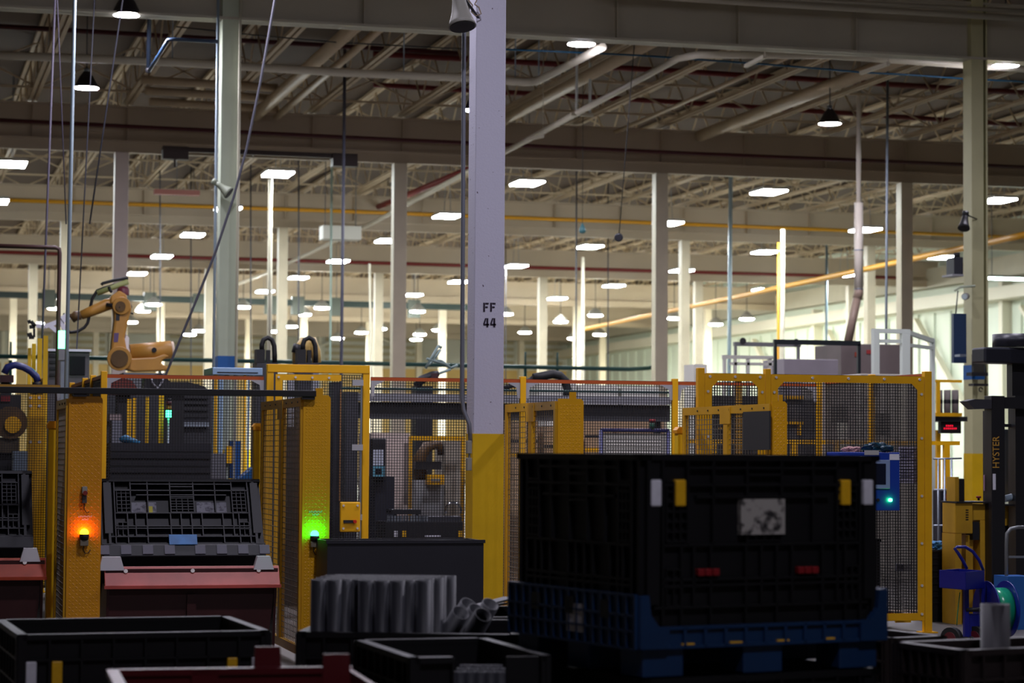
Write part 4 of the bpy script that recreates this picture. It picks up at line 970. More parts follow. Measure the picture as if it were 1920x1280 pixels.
# beige boxes and navy framed board right of the column
Y = 27.0; KR = mat('kraft_board', (176, 146, 112), 0.7, var=0.15)
for x0, y0, x1, y1, dd, lb in ((948, 790, 1010, 1000, 0.0, 'tall kraft brown carton behind the mesh right of the column'), (1018, 800, 1088, 1000, 0.1, 'kraft brown carton behind the diamond plate right of the column'), (1096, 782, 1150, 1000, 0.3, 'kraft brown carton left behind the navy framed board'), (1156, 788, 1246, 1000, 0.5, 'wide kraft brown carton right behind the navy framed board')):
    a = at(x0, y1, Y=Y+dd); b = at(x1, y0, Y=Y+dd); t = thing('carton', lb, 'carton', ((a.x+b.x)/2, Y+dd, 0), group='cartons behind the fence')
    MB().bx(a.x, b.x, Y+dd, Y+dd+0.6, 0, b.z).build('box', KR, t); MB().bx(a.x, b.x, Y+dd-0.004, Y+dd, b.z-0.25, b.z-0.22).build('dark_strap', DARK, t); MB().bx(a.x, b.x, Y+dd-0.004, Y+dd, b.z-0.42, b.z-0.37).build('yellow_tape', YEL, t)
Y = 24.6; NV = mat('navy_tube', (40, 40, 92), 0.4)
t = thing('perforated_board', 'perforated pale board in a navy frame behind the mesh', 'board', (at(1190, 840, Y=Y).x, Y, 0))
a, b = at(1130, 806, Y=Y), at(1250, 808, Y=Y)
MB().bx(a.x, b.x, Y, Y+0.02, 0.3, a.z-0.03).build('board', mat('board_grey', (150, 148, 140), 0.5), t)
MB().cyl((a.x-0.02, Y, 0), (a.x-0.02, Y, a.z), 0.022, 10).build('frame_post', NV, t); MB().cyl((b.x+0.02, Y, 0), (b.x+0.02, Y, a.z), 0.022, 10).build('frame_post', NV, t); MB().cyl((a.x-0.02, Y, a.z), (b.x+0.02, Y, a.z), 0.022, 10).build('frame_rail', NV, t)
mb = MB()
for i in range(22):
    for j in range(12): mb.box((a.x+0.05+i*0.029, Y-0.003, a.z-0.08-j*0.04), (0.012, 0.006, 0.014))
tag(mb.build('perforations', mat('perforation_white', (236, 232, 226), 0.5), t, fix=False), kind='stuff')
p = at(1223, 800, Y=Y)
t = thing('small_valve', 'small green and red valve on the navy framed board', 'valve', (p.x, Y, a.z+0.02))
MB().cyl((p.x, Y, a.z+0.02), (p.x, Y, a.z+0.09), 0.03, 10).build('body', mat('valve_green', (30, 80, 60), 0.5), t); MB().cyl((p.x, Y, a.z+0.09), (p.x, Y, a.z+0.13), 0.035, 10).build('red_cap', mat('valve_red', (140, 30, 36), 0.5), t)
# black hose arch and white machines beyond the long fence
Y = 25.85
t = thing('hose_arch', 'thick black hose arch above the fence right of the column', 'hose', (at(1050, 740, Y=Y).x, Y, at(0, 744, Y=25.6).z))
MB().path([at(x, y, Y=Y) for x, y in ((1000, 708), (1018, 705), (1036, 701), (1050, 704), (1060, 714), (1064, 730), (1062, 749))], 0.05, 12).build('hose', BLACK, t)
MB().path([at(x, y, Y=Y) for x, y in ((945, 728), (960, 722), (985, 718), (1000, 708))], 0.03, 10).build('thin_hose', DARK, t)
Y = 34.0
WM = mat('white_machine', (226, 224, 214), 0.5)
for x0, y0, x1, lb in ((1010, 712, 1082, 'white machine hood above the fence right of the column'), (1084, 722, 1160, 'white machine with a blue stripe behind the mesh'), (1166, 724, 1236, 'white machine left of the scuffed cream column')):
    t = thing('white_machine', lb, 'machine', (at((x0+x1)/2, 740, Y=Y).x, Y, 0)); a, b = at(x0, 800, Y=Y), at(x1, y0, Y=Y)
    MB().bx(a.x, b.x, Y, Y+0.8, 0, b.z).build('body', WM, t, bevel=0.02); z = at(0, 736, Y=Y).z; MB().bx(a.x, b.x, Y-0.01, Y, z-0.05, z).build('blue_stripe', mat('stripe_blue', (60, 110, 170), 0.5), t)
# small wire robot gripper between the door and the column
Y = 30.0; t = thing('wire_gripper', 'thin pale gripper frame rising above the fence left of the column', 'gripper', (at(820, 720, Y=Y).x, Y, 0))
GG = mat('gripper_grey_green', (130, 150, 146), 0.4)
for a_, b_ in (((798,690),(822,648)),((822,648),(828,652)),((826,655),(810,678)),((810,678),(800,686)),((800,672),(840,684)),((828,676),(820,676)),((828,676),(845,690)),((845,690),(858,684)),((845,692),(812,704)),((815,672),(808,680))): MB().cyl(at(*a_, Y=Y), at(*b_, Y=Y), 0.018, 8).build('frame_tube', GG, t)
MB().path([at(x, y, Y=Y) for x, y in ((780, 724), (790, 712), (812, 702), (822, 700))], [0.05, 0.06, 0.05, 0.04], 10).build('dark_arm', DARK, t)
PB(778, 724, 812, 1100, Y, 0.3).build('pedestal', DARK, t); PB(808, 700, 822, 716, Y-0.05, 0.1).build('dark_motor', mat('dark_red_machine', (60,26,30)), t)
# small dark robots behind the left fence top
Y = 27.8
t = thing('dark_robot', 'dark red robot body behind the fence below the big robot arm', 'robot', (at(235, 720, Y=Y).x, Y, 0))
poly(MB(), [(203, 730), (205, 712), (222, 706), (246, 714), (256, 728), (256, 740), (203, 740)], Y, -0.1, 0.3).build('body', mat('brick_red_machine', (110, 44, 34), 0.5), t); PB(215, 738, 245, 1100, Y, 0.3).build('pedestal', DARK, t)
t = thing('black_robot', 'black hose covered robot behind the fence right of the big robot arm', 'robot', (at(340, 720, Y=Y).x, Y, 0))
poly(MB(), [(268, 735), (272, 706), (300, 700), (318, 716), (350, 716), (380, 724), (395, 736)], Y, -0.1, 0.3).build('body', mat('black_robot', (34, 32, 36), 0.5), t); PB(300, 732, 345, 1100, Y, 0.3).build('pedestal', DARK, t)
MB().path([at(x, y, Y=Y-0.15) for x, y in ((283, 706), (286, 718), (296, 728), (304, 716), (308, 704))], 0.012, 8).build('pale_cable', mat('pale_cable', (150, 150, 160), 0.5), t)
# ================================================================== right side
def crumple(name, label, c, size, m, seed, cat='cloth'):
    rnd = random.Random(seed); bm = bmesh.new(); bmesh.ops.create_icosphere(bm, subdivisions=3, radius=1.0)
    for v in bm.verts:
        k = 1+0.35*math.sin(v.co.x*5+seed)*math.cos(v.co.y*6-seed)+rnd.uniform(-0.12, 0.12)
        v.co = Vector((v.co.x*size[0]*k, v.co.y*size[1]*k, max(-0.5, v.co.z)*size[2]*k))
    zmin = min(v.co.z for v in bm.verts)
    for v in bm.verts: v.co.z -= zmin
    me = bpy.data.meshes.new(name); bm.to_mesh(me); bm.free(); me.materials.append(m)
    o = bpy.data.objects.new(name, me); COL.objects.link(o); o.location = c
    return tag(o, label, cat)
# blue control box
Y = 20.25; BLU = mat('control_blue', (14, 52, 150), 0.4)
t = thing('control_box', 'blue control box with a grey screen frame and green light', 'control box', (at(1630, 950, Y=Y).x, Y, 0))
a, b = at(1573, 957, Y=Y), at(1687, 848, Y=Y)
MB().bx(a.x, b.x, Y, Y+0.3, a.z, b.z).build('housing', BLU, t, bevel=0.006)
MB().bx((a.x+b.x)/2-0.05, (a.x+b.x)/2+0.05, Y+0.08, Y+0.2, 0, a.z).build('stand', DARK, t)
sf = PB(1626, 862, 1669, 916, Y-0.015, 0.015).build('screen_frame', mat('screen_frame_grey', (128, 150, 186), 0.45), t, bevel=0.004); PB(1630, 869, 1661, 908, Y-0.018, 0.003).build('screen', mat('screen_glass', (20, 26, 44), 0.2), sf)
PB(1668, 851, 1686, 862, Y-0.004, 0.004).build('white_sticker', TAG_W, t)
p = at(1668, 937, Y=Y); MB().cyl((p.x, Y-0.03, p.z), (p.x, Y, p.z), 0.016, 12).build('green_light', lens('panel_green', (40, 255, 90), 0.35, 0.003), t)
p = at(1645, 937, Y=Y); MB().cyl((p.x, Y-0.025, p.z), (p.x, Y, p.z), 0.014, 12).build('push_button', DARK, t)
PB(1621, 844, 1648, 853, Y-0.003, 0.004).build('paper_strip', mat('grey_paper', (170, 170, 170), 0.6), t)
crumple('rag', 'dark teal shiny glove heap on the blue control box', Vector((at(1655, 848, Y=Y).x, Y+0.1, b.z)), (0.13, 0.09, 0.055), mat('teal_film', (16, 50, 66), 0.25, var=0.4, scale=20), 3)
crumple('rag', 'small pinkish rag lying on the blue control box', Vector((at(1606, 848, Y=Y).x, Y+0.12, b.z)), (0.09, 0.07, 0.03), mat('pink_rag', (150, 110, 110), 0.7), 5)
a, b = at(1685, 905, Y=20.725), at(1722, 838, Y=20.725)
t = thing('notice_sheet', 'pale printed notice sheet behind the corner mesh', 'notice', (a.x, 20.725, a.z)); MB().bx(a.x, b.x, 20.722, 20.726, a.z, b.z).build('sheet', mat('notice_paper', (206, 200, 220), 0.6), t)
mb = MB()
for i in range(9): mb.bx(a.x+0.02, b.x-0.03-0.02*(i % 3), 20.720, 20.722, b.z-0.03-i*0.032, b.z-0.022-i*0.032)
tag(mb.build('print_lines', mat('print_grey', (110, 104, 130), 0.6), t), kind='stuff')
# black bin behind the corner mesh
M = Matrix.Translation((8.8, 21.75, 0))
bb = bulk_bin('black bin behind the corner mesh with a white and a yellow label', M, 1.15, 1.0, 0.86, tags=False, rich=True, base_h=0.1)
for px, py, m_ in ((1695, 1064, LABP), (1694, 1160, TAG_Y)):
    p = at(px, py, Y=21.22); MB().bx(p.x-8.8-0.08, p.x-8.8+0.08, -0.53, -0.505, p.z-0.035, p.z+0.035).build('label', m_, bb, world=False)
# yellow railing behind the corridor
Y = 24.6
t = thing('yellow_railing', 'low yellow railing behind the corner fence', 'railing', (at(1500, 830, Y=Y).x, Y, 0))
a, b = at(1290, 833, Y=Y), at(1800, 827, Y=Y); MB().bx(a.x, b.x, Y, Y+0.05, b.z-0.045, b.z).build('top_rail', YEL, t)
for px in (1340, 1490, 1570, 1776): X = at(px, 830, Y=Y).x; MB().bx(X-0.035, X+0.035, Y, Y+0.05, 0, b.z-0.045).build('post', YEL, t)
# grey brown machinery behind the corner fence
def block(label, x0, y0, x1, Y, rgb, nm='machine_block', cat='machine', dep=0.8, extra=None, top=None):
    a, b = at(x0, 900, Y=Y), at(x1, y0, Y=Y)
    t = thing(nm, label, cat, ((a.x+b.x)/2, Y, 0)); m_ = mat('paint_%d_%d_%d' % rgb, rgb, 0.55, var=0.15, scale=2)
    MB().bx(a.x, b.x, Y, Y+dep, 0, b.z).build('body', m_, t, bevel=0.01)
    if top: MB().bx(a.x-0.02, b.x+0.02, Y-0.02, Y+dep, b.z+0.001, b.z+0.04).build('top_edge', mat('paint_%d_%d_%d' % top, top, 0.5), t)
    for e_ in extra or (): PB(*e_[:4], Y-e_[5], e_[5]).build(e_[6], e_[4], t)
    return t
Y1 = 29.0
block('grey brown machine panel behind the corner fence, left of the inner post', 1545, 716, 1604, Y1, (156, 146, 138), extra=((1560, 760, 1590, 790, DARK, 0.02, 'dark_hatch'),))
block('pale grey machine with a dark hatch behind the corner fence', 1614, 702, 1722, Y1+0.4, (190, 184, 172), extra=((1640, 775, 1668, 815, DARK, 0.02, 'dark_hatch'), (1625, 745, 1640, 830, GUSS, 0.06, 'pale_rail'), (1690, 702, 1700, 830, WPOST, 0.06, 'pale_post')))
block('dark fixture machine with yellow trays behind the corner fence', 1474, 748, 1532, 27.4, (84, 80, 78), extra=((1474, 742, 1506, 748, YEL, 0.05, 'yellow_tray'), (1478, 790, 1506, 795, YEL, 0.05, 'yellow_tray'), (1498, 795, 1503, 815, YEL, 0.05, 'yellow_strut')))
block('small dark machine behind the two framed mesh panels', 1340, 742, 1425, 28.2, (70, 68, 66), extra=((1350, 800, 1372, 806, YEL, 0.05, 'yellow_bracket'),))
MBp = thing('palm_fixture', 'yellow post fixture with a dark green top seen through the small mesh panel', 'fixture', (at(1386, 720, Y=27.6).x, 27.6, 0))
PB(1382, 712, 1391, 1100, 27.6, 0.1).build('post', YEL, MBp); PB(1372, 705, 1401, 712, 27.55, 0.2).build('top_plate', mat('dark_green_top', (50, 54, 40), 0.6), MBp)
tag(MB().prism([(at(1575, 792, Y=28.5).x, at(1575, 792, Y=28.5).z), (at(1583, 792, Y=28.5).x, at(1583, 792, Y=28.5).z), (at(1601, 818, Y=28.5).x, 0.0), (at(1592, 818, Y=28.5).x, 0.0)], 28.4, 28.6).build('pale_chute', WPOST), 'pale slanted chute behind the corner fence', 'chute')
# upper background on the right
block('brown grey tall cabinet behind the black tube frame', 1577, 646, 1690, 38.0, (112, 100, 98), nm='tall_cabinet', cat='cabinet', dep=1.2, extra=((1603, 660, 1612, 668, mat('rust_mark', (150, 60, 40)), 0.01, 'rust_mark'), (1625, 656, 1634, 663, mat('red_mark', (150, 40, 40)), 0.01, 'red_mark')))
block('pale violet grey low cabinet inside the black tube frame', 1470, 674, 1572, 37.0, (150, 142, 150), nm='low_cabinet', cat='cabinet', dep=1.0)
Y = 34.5
t = thing('tube_frame', 'black square tube frame above the corner fence', 'frame', (at(1535, 700, Y=Y).x, Y, 0))
BLT = mat('black_tube', (26, 34, 38), 0.45)
for x0, x1 in ((1452, 1457), (1609, 1614)): PB(x0, 645, x1, 1100, Y, 0.06).build('upright', BLT, t)
PB(1452, 639, 1614, 645, Y, 0.06).build('top_bar', BLT, t)
Y = 40.0; GY = mat('gantry_grey', (110, 110, 112), 0.5)
t = thing('small_gantry', 'grey gantry rail with two round pulleys on the right', 'gantry', (at(1440, 650, Y=Y).x, Y, 0))
PB(1378, 643, 1502, 648, Y, 0.1).build('rail', GY, t); PB(1378, 648, 1382, 1100, Y, 0.08).build('leg', GY, t); PB(1496, 648, 1500, 1100, Y, 0.08).build('leg', GY, t)
for px, py in ((1393, 639), (1493, 641)): MB().cyl(at(px, py, Y=Y-0.03), at(px, py, Y=Y+0.05), 0.06, 14).build('pulley', DARK, t)
Y = 36.0
t = thing('white_tube_frame', 'white tubular machine frame left of the black tube frame', 'frame', (at(1400, 690, Y=Y).x, Y, 0))
for x0, y0, x1, y1 in ((1355, 667, 1450, 672), (1370, 680, 1450, 684)): PB(x0, y0, x1, y1, Y, 0.06).build('rail', WM, t)
for x0 in (1356, 1376, 1400, 1441): PB(x0, 672, x0+6, 1100, Y, 0.06).build('leg', WM, t)
PB(1300, 683, 1326, 1100, Y+0.5, 0.5).build('white_box', WM, t)
# white frame cabinet
Y = 31.0; WF = mat('pale_green_white_frame', (206, 214, 204), 0.45)
t = thing('frame_tower', 'pale green white open frame tower on the right', 'frame', (at(1695, 700, Y=Y).x, Y, 0))
xa, xb = at(1692, 620, Y=Y).x, at(1707, 620, Y=Y).x; xc = at(1640, 620, Y=33.5).x; zt = at(1700, 617, Y=Y).z
MB().bx(xa, xb, Y, Y+0.1, 0, zt-0.061).build('corner_post', WF, t, bevel=0.006)
MB().bx(at(1746, 0, Y=32.3).x, at(1752, 0, Y=32.3).x, 32.3, 32.38, 0, zt-0.05).build('rear_post', WF, t)
MB().bx(at(1638, 0, Y=Y).x, at(1649, 0, Y=Y).x, Y, Y+0.1, 0, zt-0.061).build('corner_post', WF, t, bevel=0.006)
MB().bx(at(1638, 0, Y=Y).x, xb, Y, Y+0.1, zt-0.06, zt).build('top_beam', WF, t)
MB().bar(((xa+xb)/2, Y+0.05, zt-0.03), (at(1749, 0, Y=32.3).x, 32.33, zt-0.09), 0.06, 0.06).build('top_beam', WF, t)
MB().bx(at(1649, 0, Y=Y).x, xa, Y+0.02, Y+0.06, zt-0.2, zt-0.15).build('mid_beam', WF, t)
MB().bar(((xa+xb)/2, Y+0.05, zt-0.22), (at(1749, 0, Y=32.3).x, 32.33, zt-0.2), 0.04, 0.05).build('mid_beam', WF, t)
# bent duct
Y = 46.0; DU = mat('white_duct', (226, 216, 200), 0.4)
t = thing('bent_duct', 'white round duct bending down behind the right machines', 'duct', (at(1595, 640, Y=Y).x, Y, 0))
MB().cyl(at(1610, 380, Y=Y), at(1610, 541, Y=Y), 0.095, 18).build('upper_pipe', DU, t)
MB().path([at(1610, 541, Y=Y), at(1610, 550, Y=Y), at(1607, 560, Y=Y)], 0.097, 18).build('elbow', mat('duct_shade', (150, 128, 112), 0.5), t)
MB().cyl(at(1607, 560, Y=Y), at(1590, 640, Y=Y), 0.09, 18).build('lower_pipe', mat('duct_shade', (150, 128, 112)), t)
MB().cyl(at(1590, 640, Y=Y), Vector((at(1588, 640, Y=Y).x, Y, 0)), 0.09, 18).build('drop_pipe', DU, t)
for py in (468, 541): MB().cyl(at(1610, py, Y=Y), at(1610, py+2, Y=Y), 0.1, 18).build('joint_band', STEEL, t)
MB().cyl(at(1610, 380, Y=Y), Vector((at(1610, 380, Y=Y).x, Y, ZD-0.02)), 0.05, 12).build('hanger_pipe', DU, t)
# yellow platform with barrels
Y = 33.0
t = thing('platform', 'yellow railed platform beside the olive column', 'platform', (at(1775, 780, Y=Y).x, Y, 0))
for x0, y0, x1, y1 in ((1738, 712, 1804, 716), (1745, 774, 1804, 780), (1745, 828, 1782, 834)): PB(x0, y0, x1, y1, Y, 0.05).build('rail', YEL, t)
PB(1757, 716, 1763, 774, Y, 0.05).build('rail_post', YEL, t); PB(1772, 834, 1780, 1100, Y, 0.06).build('leg', YEL, t); PB(1746, 780, 1750, 1100, Y+1.0, 0.06).build('leg', YEL, t)
PB(1745, 781, 1814, 789, Y+0.05, 1.2).build('deck', DARK, t); PB(1757, 806, 1764, 1100, Y+0.3, 0.06).build('chain_post', YEL, t)
sg = PB(1764, 790, 1802, 812, Y+0.1, 0.1).build('message_board', mat('message_board', (26, 20, 22), 0.4), t)
rd = lens('red_led', (255, 30, 60), 0.2, 0.05)
for (x0, y0, n) in ((1774, 796.5, 4), (1770, 801.5, 7)):
    mb = MB()
    for i in range(n): pb(mb, x0+i*3.6, y0, x0+i*3.6+1.9, y0+3.0, Y+0.095, 0.005)
    tag(mb.build('red_led_row', rd, sg), kind='stuff')
for i, px in enumerate((1761, 1776, 1791)):
    tt = thing('grey_barrel', '%s grey barrel from the left on the yellow railed platform' % ORD[i], 'barrel', (at(px, 774, Y=Y+0.6).x, Y+0.6, at(px, 781, Y=Y+0.05).z), group='barrels on the platform')
    zz = at(px, 781, Y=Y+0.05).z+0.004; hh = at(px, 731, Y=Y+0.6).z-zz; X = at(px, 774, Y=Y+0.6).x
    MB().lathe([(0, 0), (0.052, 0), (0.055, hh*0.5), (0.052, hh), (0, hh)], c=(X, Y+0.6, zz), n=14).build('drum', mat('barrel_grey', (120, 112, 108), 0.5), tt); MB().lathe([(0.056, 0), (0.058, 0.03), (0.056, 0.06)], c=(X, Y+0.6, zz+hh*0.5), n=14).build('hoop', DARK, tt)
# wire shelf, cloth, black crates beside the corner post
Y = 22.0
t = thing('black_crate', 'black slatted crate right of the corner post', 'crate', (at(1770, 1100, Y=Y).x, Y, 0))
a, b = at(1748, 1160, Y=Y), at(1790, 1031, Y=Y); MB().bx(a.x, b.x, Y, Y+0.35, 0, b.z).build('body', BIN, t)
for i in range(9): MB().bx(a.x, b.x, Y-0.012, Y, b.z-0.02-i*0.065, b.z-0.005-i*0.065).build('slat', BIN, t)
crumple('cloth', 'folded blue cloth on the black slatted crate', Vector(((a.x+b.x)/2, Y+0.15, b.z)), (0.1, 0.1, 0.05), mat('blue_cloth', (60, 130, 180), 0.7, var=0.3, scale=20), 9)
Y = 24.2
t = thing('wire_rack', 'thin grey wire rack behind the black slatted crate', 'rack', (at(1772, 900, Y=Y).x, Y, 0))
for px in (1759, 1771, 1784): p = at(px, 860, Y=Y); MB().cyl((p.x, Y, 0), (p.x, Y, p.z), 0.012, 8).build('upright', STEEL, t)
for py in (860, 918, 985): MB().cyl(at(1750, py, Y=Y), at(1803, py-1, Y=Y), 0.01, 8).build('shelf_wire', STEEL, t)
PB(1764, 920, 1790, 1100, Y+0.1, 0.2).build('dark_load', mat('navy_cabinet', (28,30,42)), t); PB(1773, 926, 1780, 935, Y+0.08, 0.02).build('red_label', RED_L, t)
# lift truck
Y = 21.6; TRK = mat('truck_yellow', (212, 164, 40), 0.45, var=0.2, scale=4); MAST = mat('mast_black', (22, 22, 26), 0.45)
t = thing('lift_truck', 'yellow lift truck with a tall black lettered mast at the right edge', 'lift truck', (at(1860, 1100, Y=Y).x, Y, 0))
def P2(x0, y0, x1, y1, dy, dep, nm, m_, parent=None, **k): return PB(x0, y0, x1, y1, Y+dy, dep).build(nm, m_, parent or t, **k)
P2(1791, 942, 1824, 1000, 0.05, 0.3, 'side_cover', TRK, bevel=0.008)
P2(1791, 1000, 1803, 1100, 0.05, 0.3, 'cover_leg', TRK); P2(1824, 945, 1852, 975, 0.1, 0.3, 'upper_body', TRK, bevel=0.006)
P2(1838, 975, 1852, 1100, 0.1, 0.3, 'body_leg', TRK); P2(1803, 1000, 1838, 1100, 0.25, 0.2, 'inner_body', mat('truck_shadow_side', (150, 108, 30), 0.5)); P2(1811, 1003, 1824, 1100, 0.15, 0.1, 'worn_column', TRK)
P2(1791, 894, 1798, 942, 0.1, 0.2, 'seat_frame', TRK); P2(1798, 897, 1809, 941, 0.1, 0.2, 'seat_back', BLACK, bevel=0.01)
P2(1793, 940, 1857, 943, 0.02, 0.4, 'dash_top', DARK)
p = at(1835, 938, Y=Y+0.15); es = MB().cyl(p, p+Vector((0, 0, 0.03)), 0.012, 10).build('stop_stem', DARK, t); MB().cyl(p+Vector((0, 0, 0.025)), p+Vector((0, 0, 0.045)), 0.025, 12).build('stop_button', RED_L, es)
for i in range(5): P2(1811, 955+i*4.5, 1816, 957+i*4.5, 0.045, 0.006, 'vent_slot', BLACK)
P2(1824, 978, 1836, 1012, 0.08, 0.15, 'dark_coupling', DARK)
P2(1860, 742, 1884, 1100, -0.05, 0.16, 'mast_rail', MAST, bevel=0.004); P2(1852, 770, 1861, 1100, 0.12, 0.1, 'inner_rail', MAST)
P2(1905, 742, 1935, 1100, 0.1, 0.16, 'mast_rail', MAST); P2(1858, 745, 1935, 765, 0.0, 0.14, 'mast_crossbar', MAST); P2(1880, 795, 1935, 800, 0.2, 0.06, 'rear_crossbar', MAST)
P2(1880, 945, 1935, 948, 0.15, 0.2, 'lower_crossbar', MAST)
pts = [at(x, y, Y=Y-0.02) for x, y in ((1810, 752), (1826, 748), (1858, 749), (1858, 766), (1826, 767))]
MB().prism([(p_.x, p_.z) for p_ in pts], Y-0.05, Y+0.12).build('wedge_arm', mat('wedge_grey', (52, 52, 58), 0.45), t)
P2(1898, 680, 1935, 745, 0.25, 0.12, 'top_mast', MAST)
P2(1846, 652, 1935, 680, 0.12, 0.3, 'overhead_box', mat('blue_black_box', (24, 26, 36), 0.4), bevel=0.02)
MB().cyl(at(1905, 650.5, Y=Y+0.3), at(1905, 627, Y=Y+0.3), 0.24, 28).build('overhead_disc', mat('blue_black_box', (24,26,36)), t)
MB().path([at(x, y, Y=Y+0.3) for x, y in ((1906, 765), (1905, 830), (1907, 870), (1914, 890), (1926, 900))], 0.03, 10).build('hydraulic_hose', BLACK, t)
P2(1884, 805, 1904, 930, 0.5, 0.2, 'silver_part', mat('silver_part', (130, 140, 150), 0.35, metal=0.4)); P2(1900, 830, 1904, 930, 0.3, 0.04, 'yellow_strip', YEL)
MB().cyl(at(1884, 935, Y=Y+0.2), at(1918, 925, Y=Y+0.2), 0.035, 12).build('pale_lever', mat('pale_lever', (170, 190, 205), 0.4), t)
P2(1884, 948, 1935, 985, 0.3, 0.3, 'truck_body', TRK); P2(1884, 985, 1935, 1100, 0.32, 0.3, 'truck_base', MAST)
fc = bpy.data.curves.new('mast_lettering', 'FONT'); fc.body = 'HYSTER'; fc.size = 0.105; fc.extrude = 0.001; fc.materials.append(mat('mast_letter_gold', (196, 150, 60), 0.5)); fc.align_x = 'LEFT'
fo_ = bpy.data.objects.new('lettering_curve', fc); COL.objects.link(fo_); bpy.context.view_layer.update()
fm = bpy.data.meshes.new_from_object(fo_.evaluated_get(bpy.context.evaluated_depsgraph_get())); bpy.data.objects.remove(fo_, do_unlink=True)
fo = bpy.data.objects.new('mast_lettering', fm); COL.objects.link(fo); tag(fo, kind='stuff')
p = at(1873.5, 878, Y=Y-0.053); fo.parent = t; fo.matrix_parent_inverse = Matrix.Identity(4)
fo.matrix_local = XF[t.name].inverted() @ (Matrix.Translation((p.x, Y-0.0535, p.z)) @ Matrix.Rotation(R(90), 4, 'X') @ Matrix.Rotation(R(90), 4, 'Z') @ Matrix.Diagonal((0.88, 1, 1, 1)))
for (x0, y0, x1, y1, m_) in ((1847, 873, 1856, 889, mat('tag_red', (190, 40, 60), 0.5)), (1845, 890, 1854, 920, mat('tag_pink', (190, 150, 170), 0.5))): P2(x0, y0, x1, y1, 0.1, 0.01, 'hang_tag', m_)
P2(1862, 888, 1867, 918, -0.056, 0.006, 'mast_label', TAG_W)
# strapping cart
Y = 18.9; CB = mat('cart_blue', (18, 26, 120), 0.35)
t = thing('strapping_cart', 'dark blue strapping cart with a loop handle and a green strap reel', 'cart', (at(1810, 1190, Y=Y).x, Y, 0))
a, b = at(1760, 1108, Y=Y), at(1846, 1070, Y=Y-0.05); 
M0 = lambda x, y, dy=0: at(x, y, Y=Y+dy)
V = [M0(1761,1064,0.1), M0(1810,1072,-0.25), M0(1846,1071,-0.05), M0(1797,1063,0.3)]; dz = 0.155
top = [Vector((v.x, v.y, V[1].z)) for v in V]; bot = [v-Vector((0, 0, dz)) for v in top]
for i in range(4):
    j = (i+1) % 4; nrm = (top[j]-top[i]).cross(Vector((0,0,1))).normalized()*0.006
    MB().add([top[i], top[j], bot[j], bot[i], top[i]-nrm, top[j]-nrm, bot[j]-nrm, bot[i]-nrm], [(0,1,2,3),(7,6,5,4),(0,4,5,1),(1,5,6,2),(2,6,7,3),(3,7,4,0)]).build('tray_side', CB, t)
MB().add(bot+[v+Vector((0,0,0.006)) for v in bot], [(0,1,2,3),(7,6,5,4),(0,4,5,1),(1,5,6,2),(2,6,7,3),(3,7,4,0)]).build('tray_floor', CB, t)
zt0 = top[0].z-0.03
hp = [M0(1813,1066), M0(1806,1052), M0(1796,1036), M0(1790,1028), M0(1795,1025), M0(1810,1025), M0(1824,1034), M0(1836,1050), M0(1844,1070)]
MB().path(hp, 0.014, 10).build('loop_handle', CB, t)
for px, dy in ((1811, 0.0), (1842, 0.0)): p = M0(px, 1090, dy); MB().bx(p.x-0.02, p.x+0.02, Y+dy-0.02, Y+dy+0.02, 0.06, p.z).build('upright', CB, t)
P = PB(1813, 1150, 1842, 1160, Y, 0.03).build('cross_plate', CB, t)
MB().bx(M0(1811,0).x-0.02, M0(1842,0).x+0.05, Y-0.15, Y+0.1, 0.05, 0.07).build('foot_plate', CB, t)
for px, dy in ((1785, -0.1), (1830, -0.02)):
    c = M0(px, 1197, dy); w = MB().cyl((c.x-0.02, Y+dy, 0.1), (c.x+0.03, Y+dy+0.03, 0.1), 0.1, 20).build('wheel', BLACK, t); MB().cyl((c.x-0.024, Y+dy-0.002, 0.1), (c.x+0.034, Y+dy+0.032, 0.1), 0.06, 16).build('wheel_hub', mat('hub_red', (90, 20, 30), 0.5), w)
    MB().cyl((c.x, Y+dy, 0.1), (M0(1815, 0).x, Y, 0.1), 0.012, 8).build('axle', DARK, t)
c = M0(1868, 1142, -0.0); ax = Vector((1.0, 0.03, 0)).normalized()
MB().cyl(c-ax*0.10, c-ax*0.09, 0.25, 30).build('reel_flange', CB, t); MB().cyl(c+ax*0.09, c+ax*0.10, 0.25, 30).build('reel_flange', CB, t)
MB().cyl(c-ax*0.09, c+ax*0.09, 0.19, 30).build('green_strap', mat('green_strap', (24, 140, 104), 0.25), t)
MB().cyl(c-ax*0.3, c-ax*0.1, 0.02, 10).build('reel_axle', DARK, t)
MB().path([M0(1800, 1110), M0(1797, 1135), M0(1795, 1155), M0(1794, 1172)], 0.004, 6).build('loose_strap', mat('green_strap', (24,140,104)), t)
# flat cardboard on the floor
p0, p1 = at(1748, 1160, z=0.02), at(1925, 1160, z=0.02)
t = thing('cardboard_sheet', 'flat pale cardboard sheet on the floor behind the strapping cart', 'cardboard', ((p0.x+p1.x)/2, p0.y+0.3, 0))
MB().bx(p0.x, p1.x+0.4, p0.y, p0.y+1.2, 0, 0.03).build('sheet', mat('pale_kraft', (220, 190, 165), 0.7, var=0.1), t); MB().bx(p0.x+0.3, p1.x+0.1, p0.y+0.2, p0.y+1.0, 0.03, 0.05).build('top_sheet', mat('pale_kraft', (220,190,165)), t)
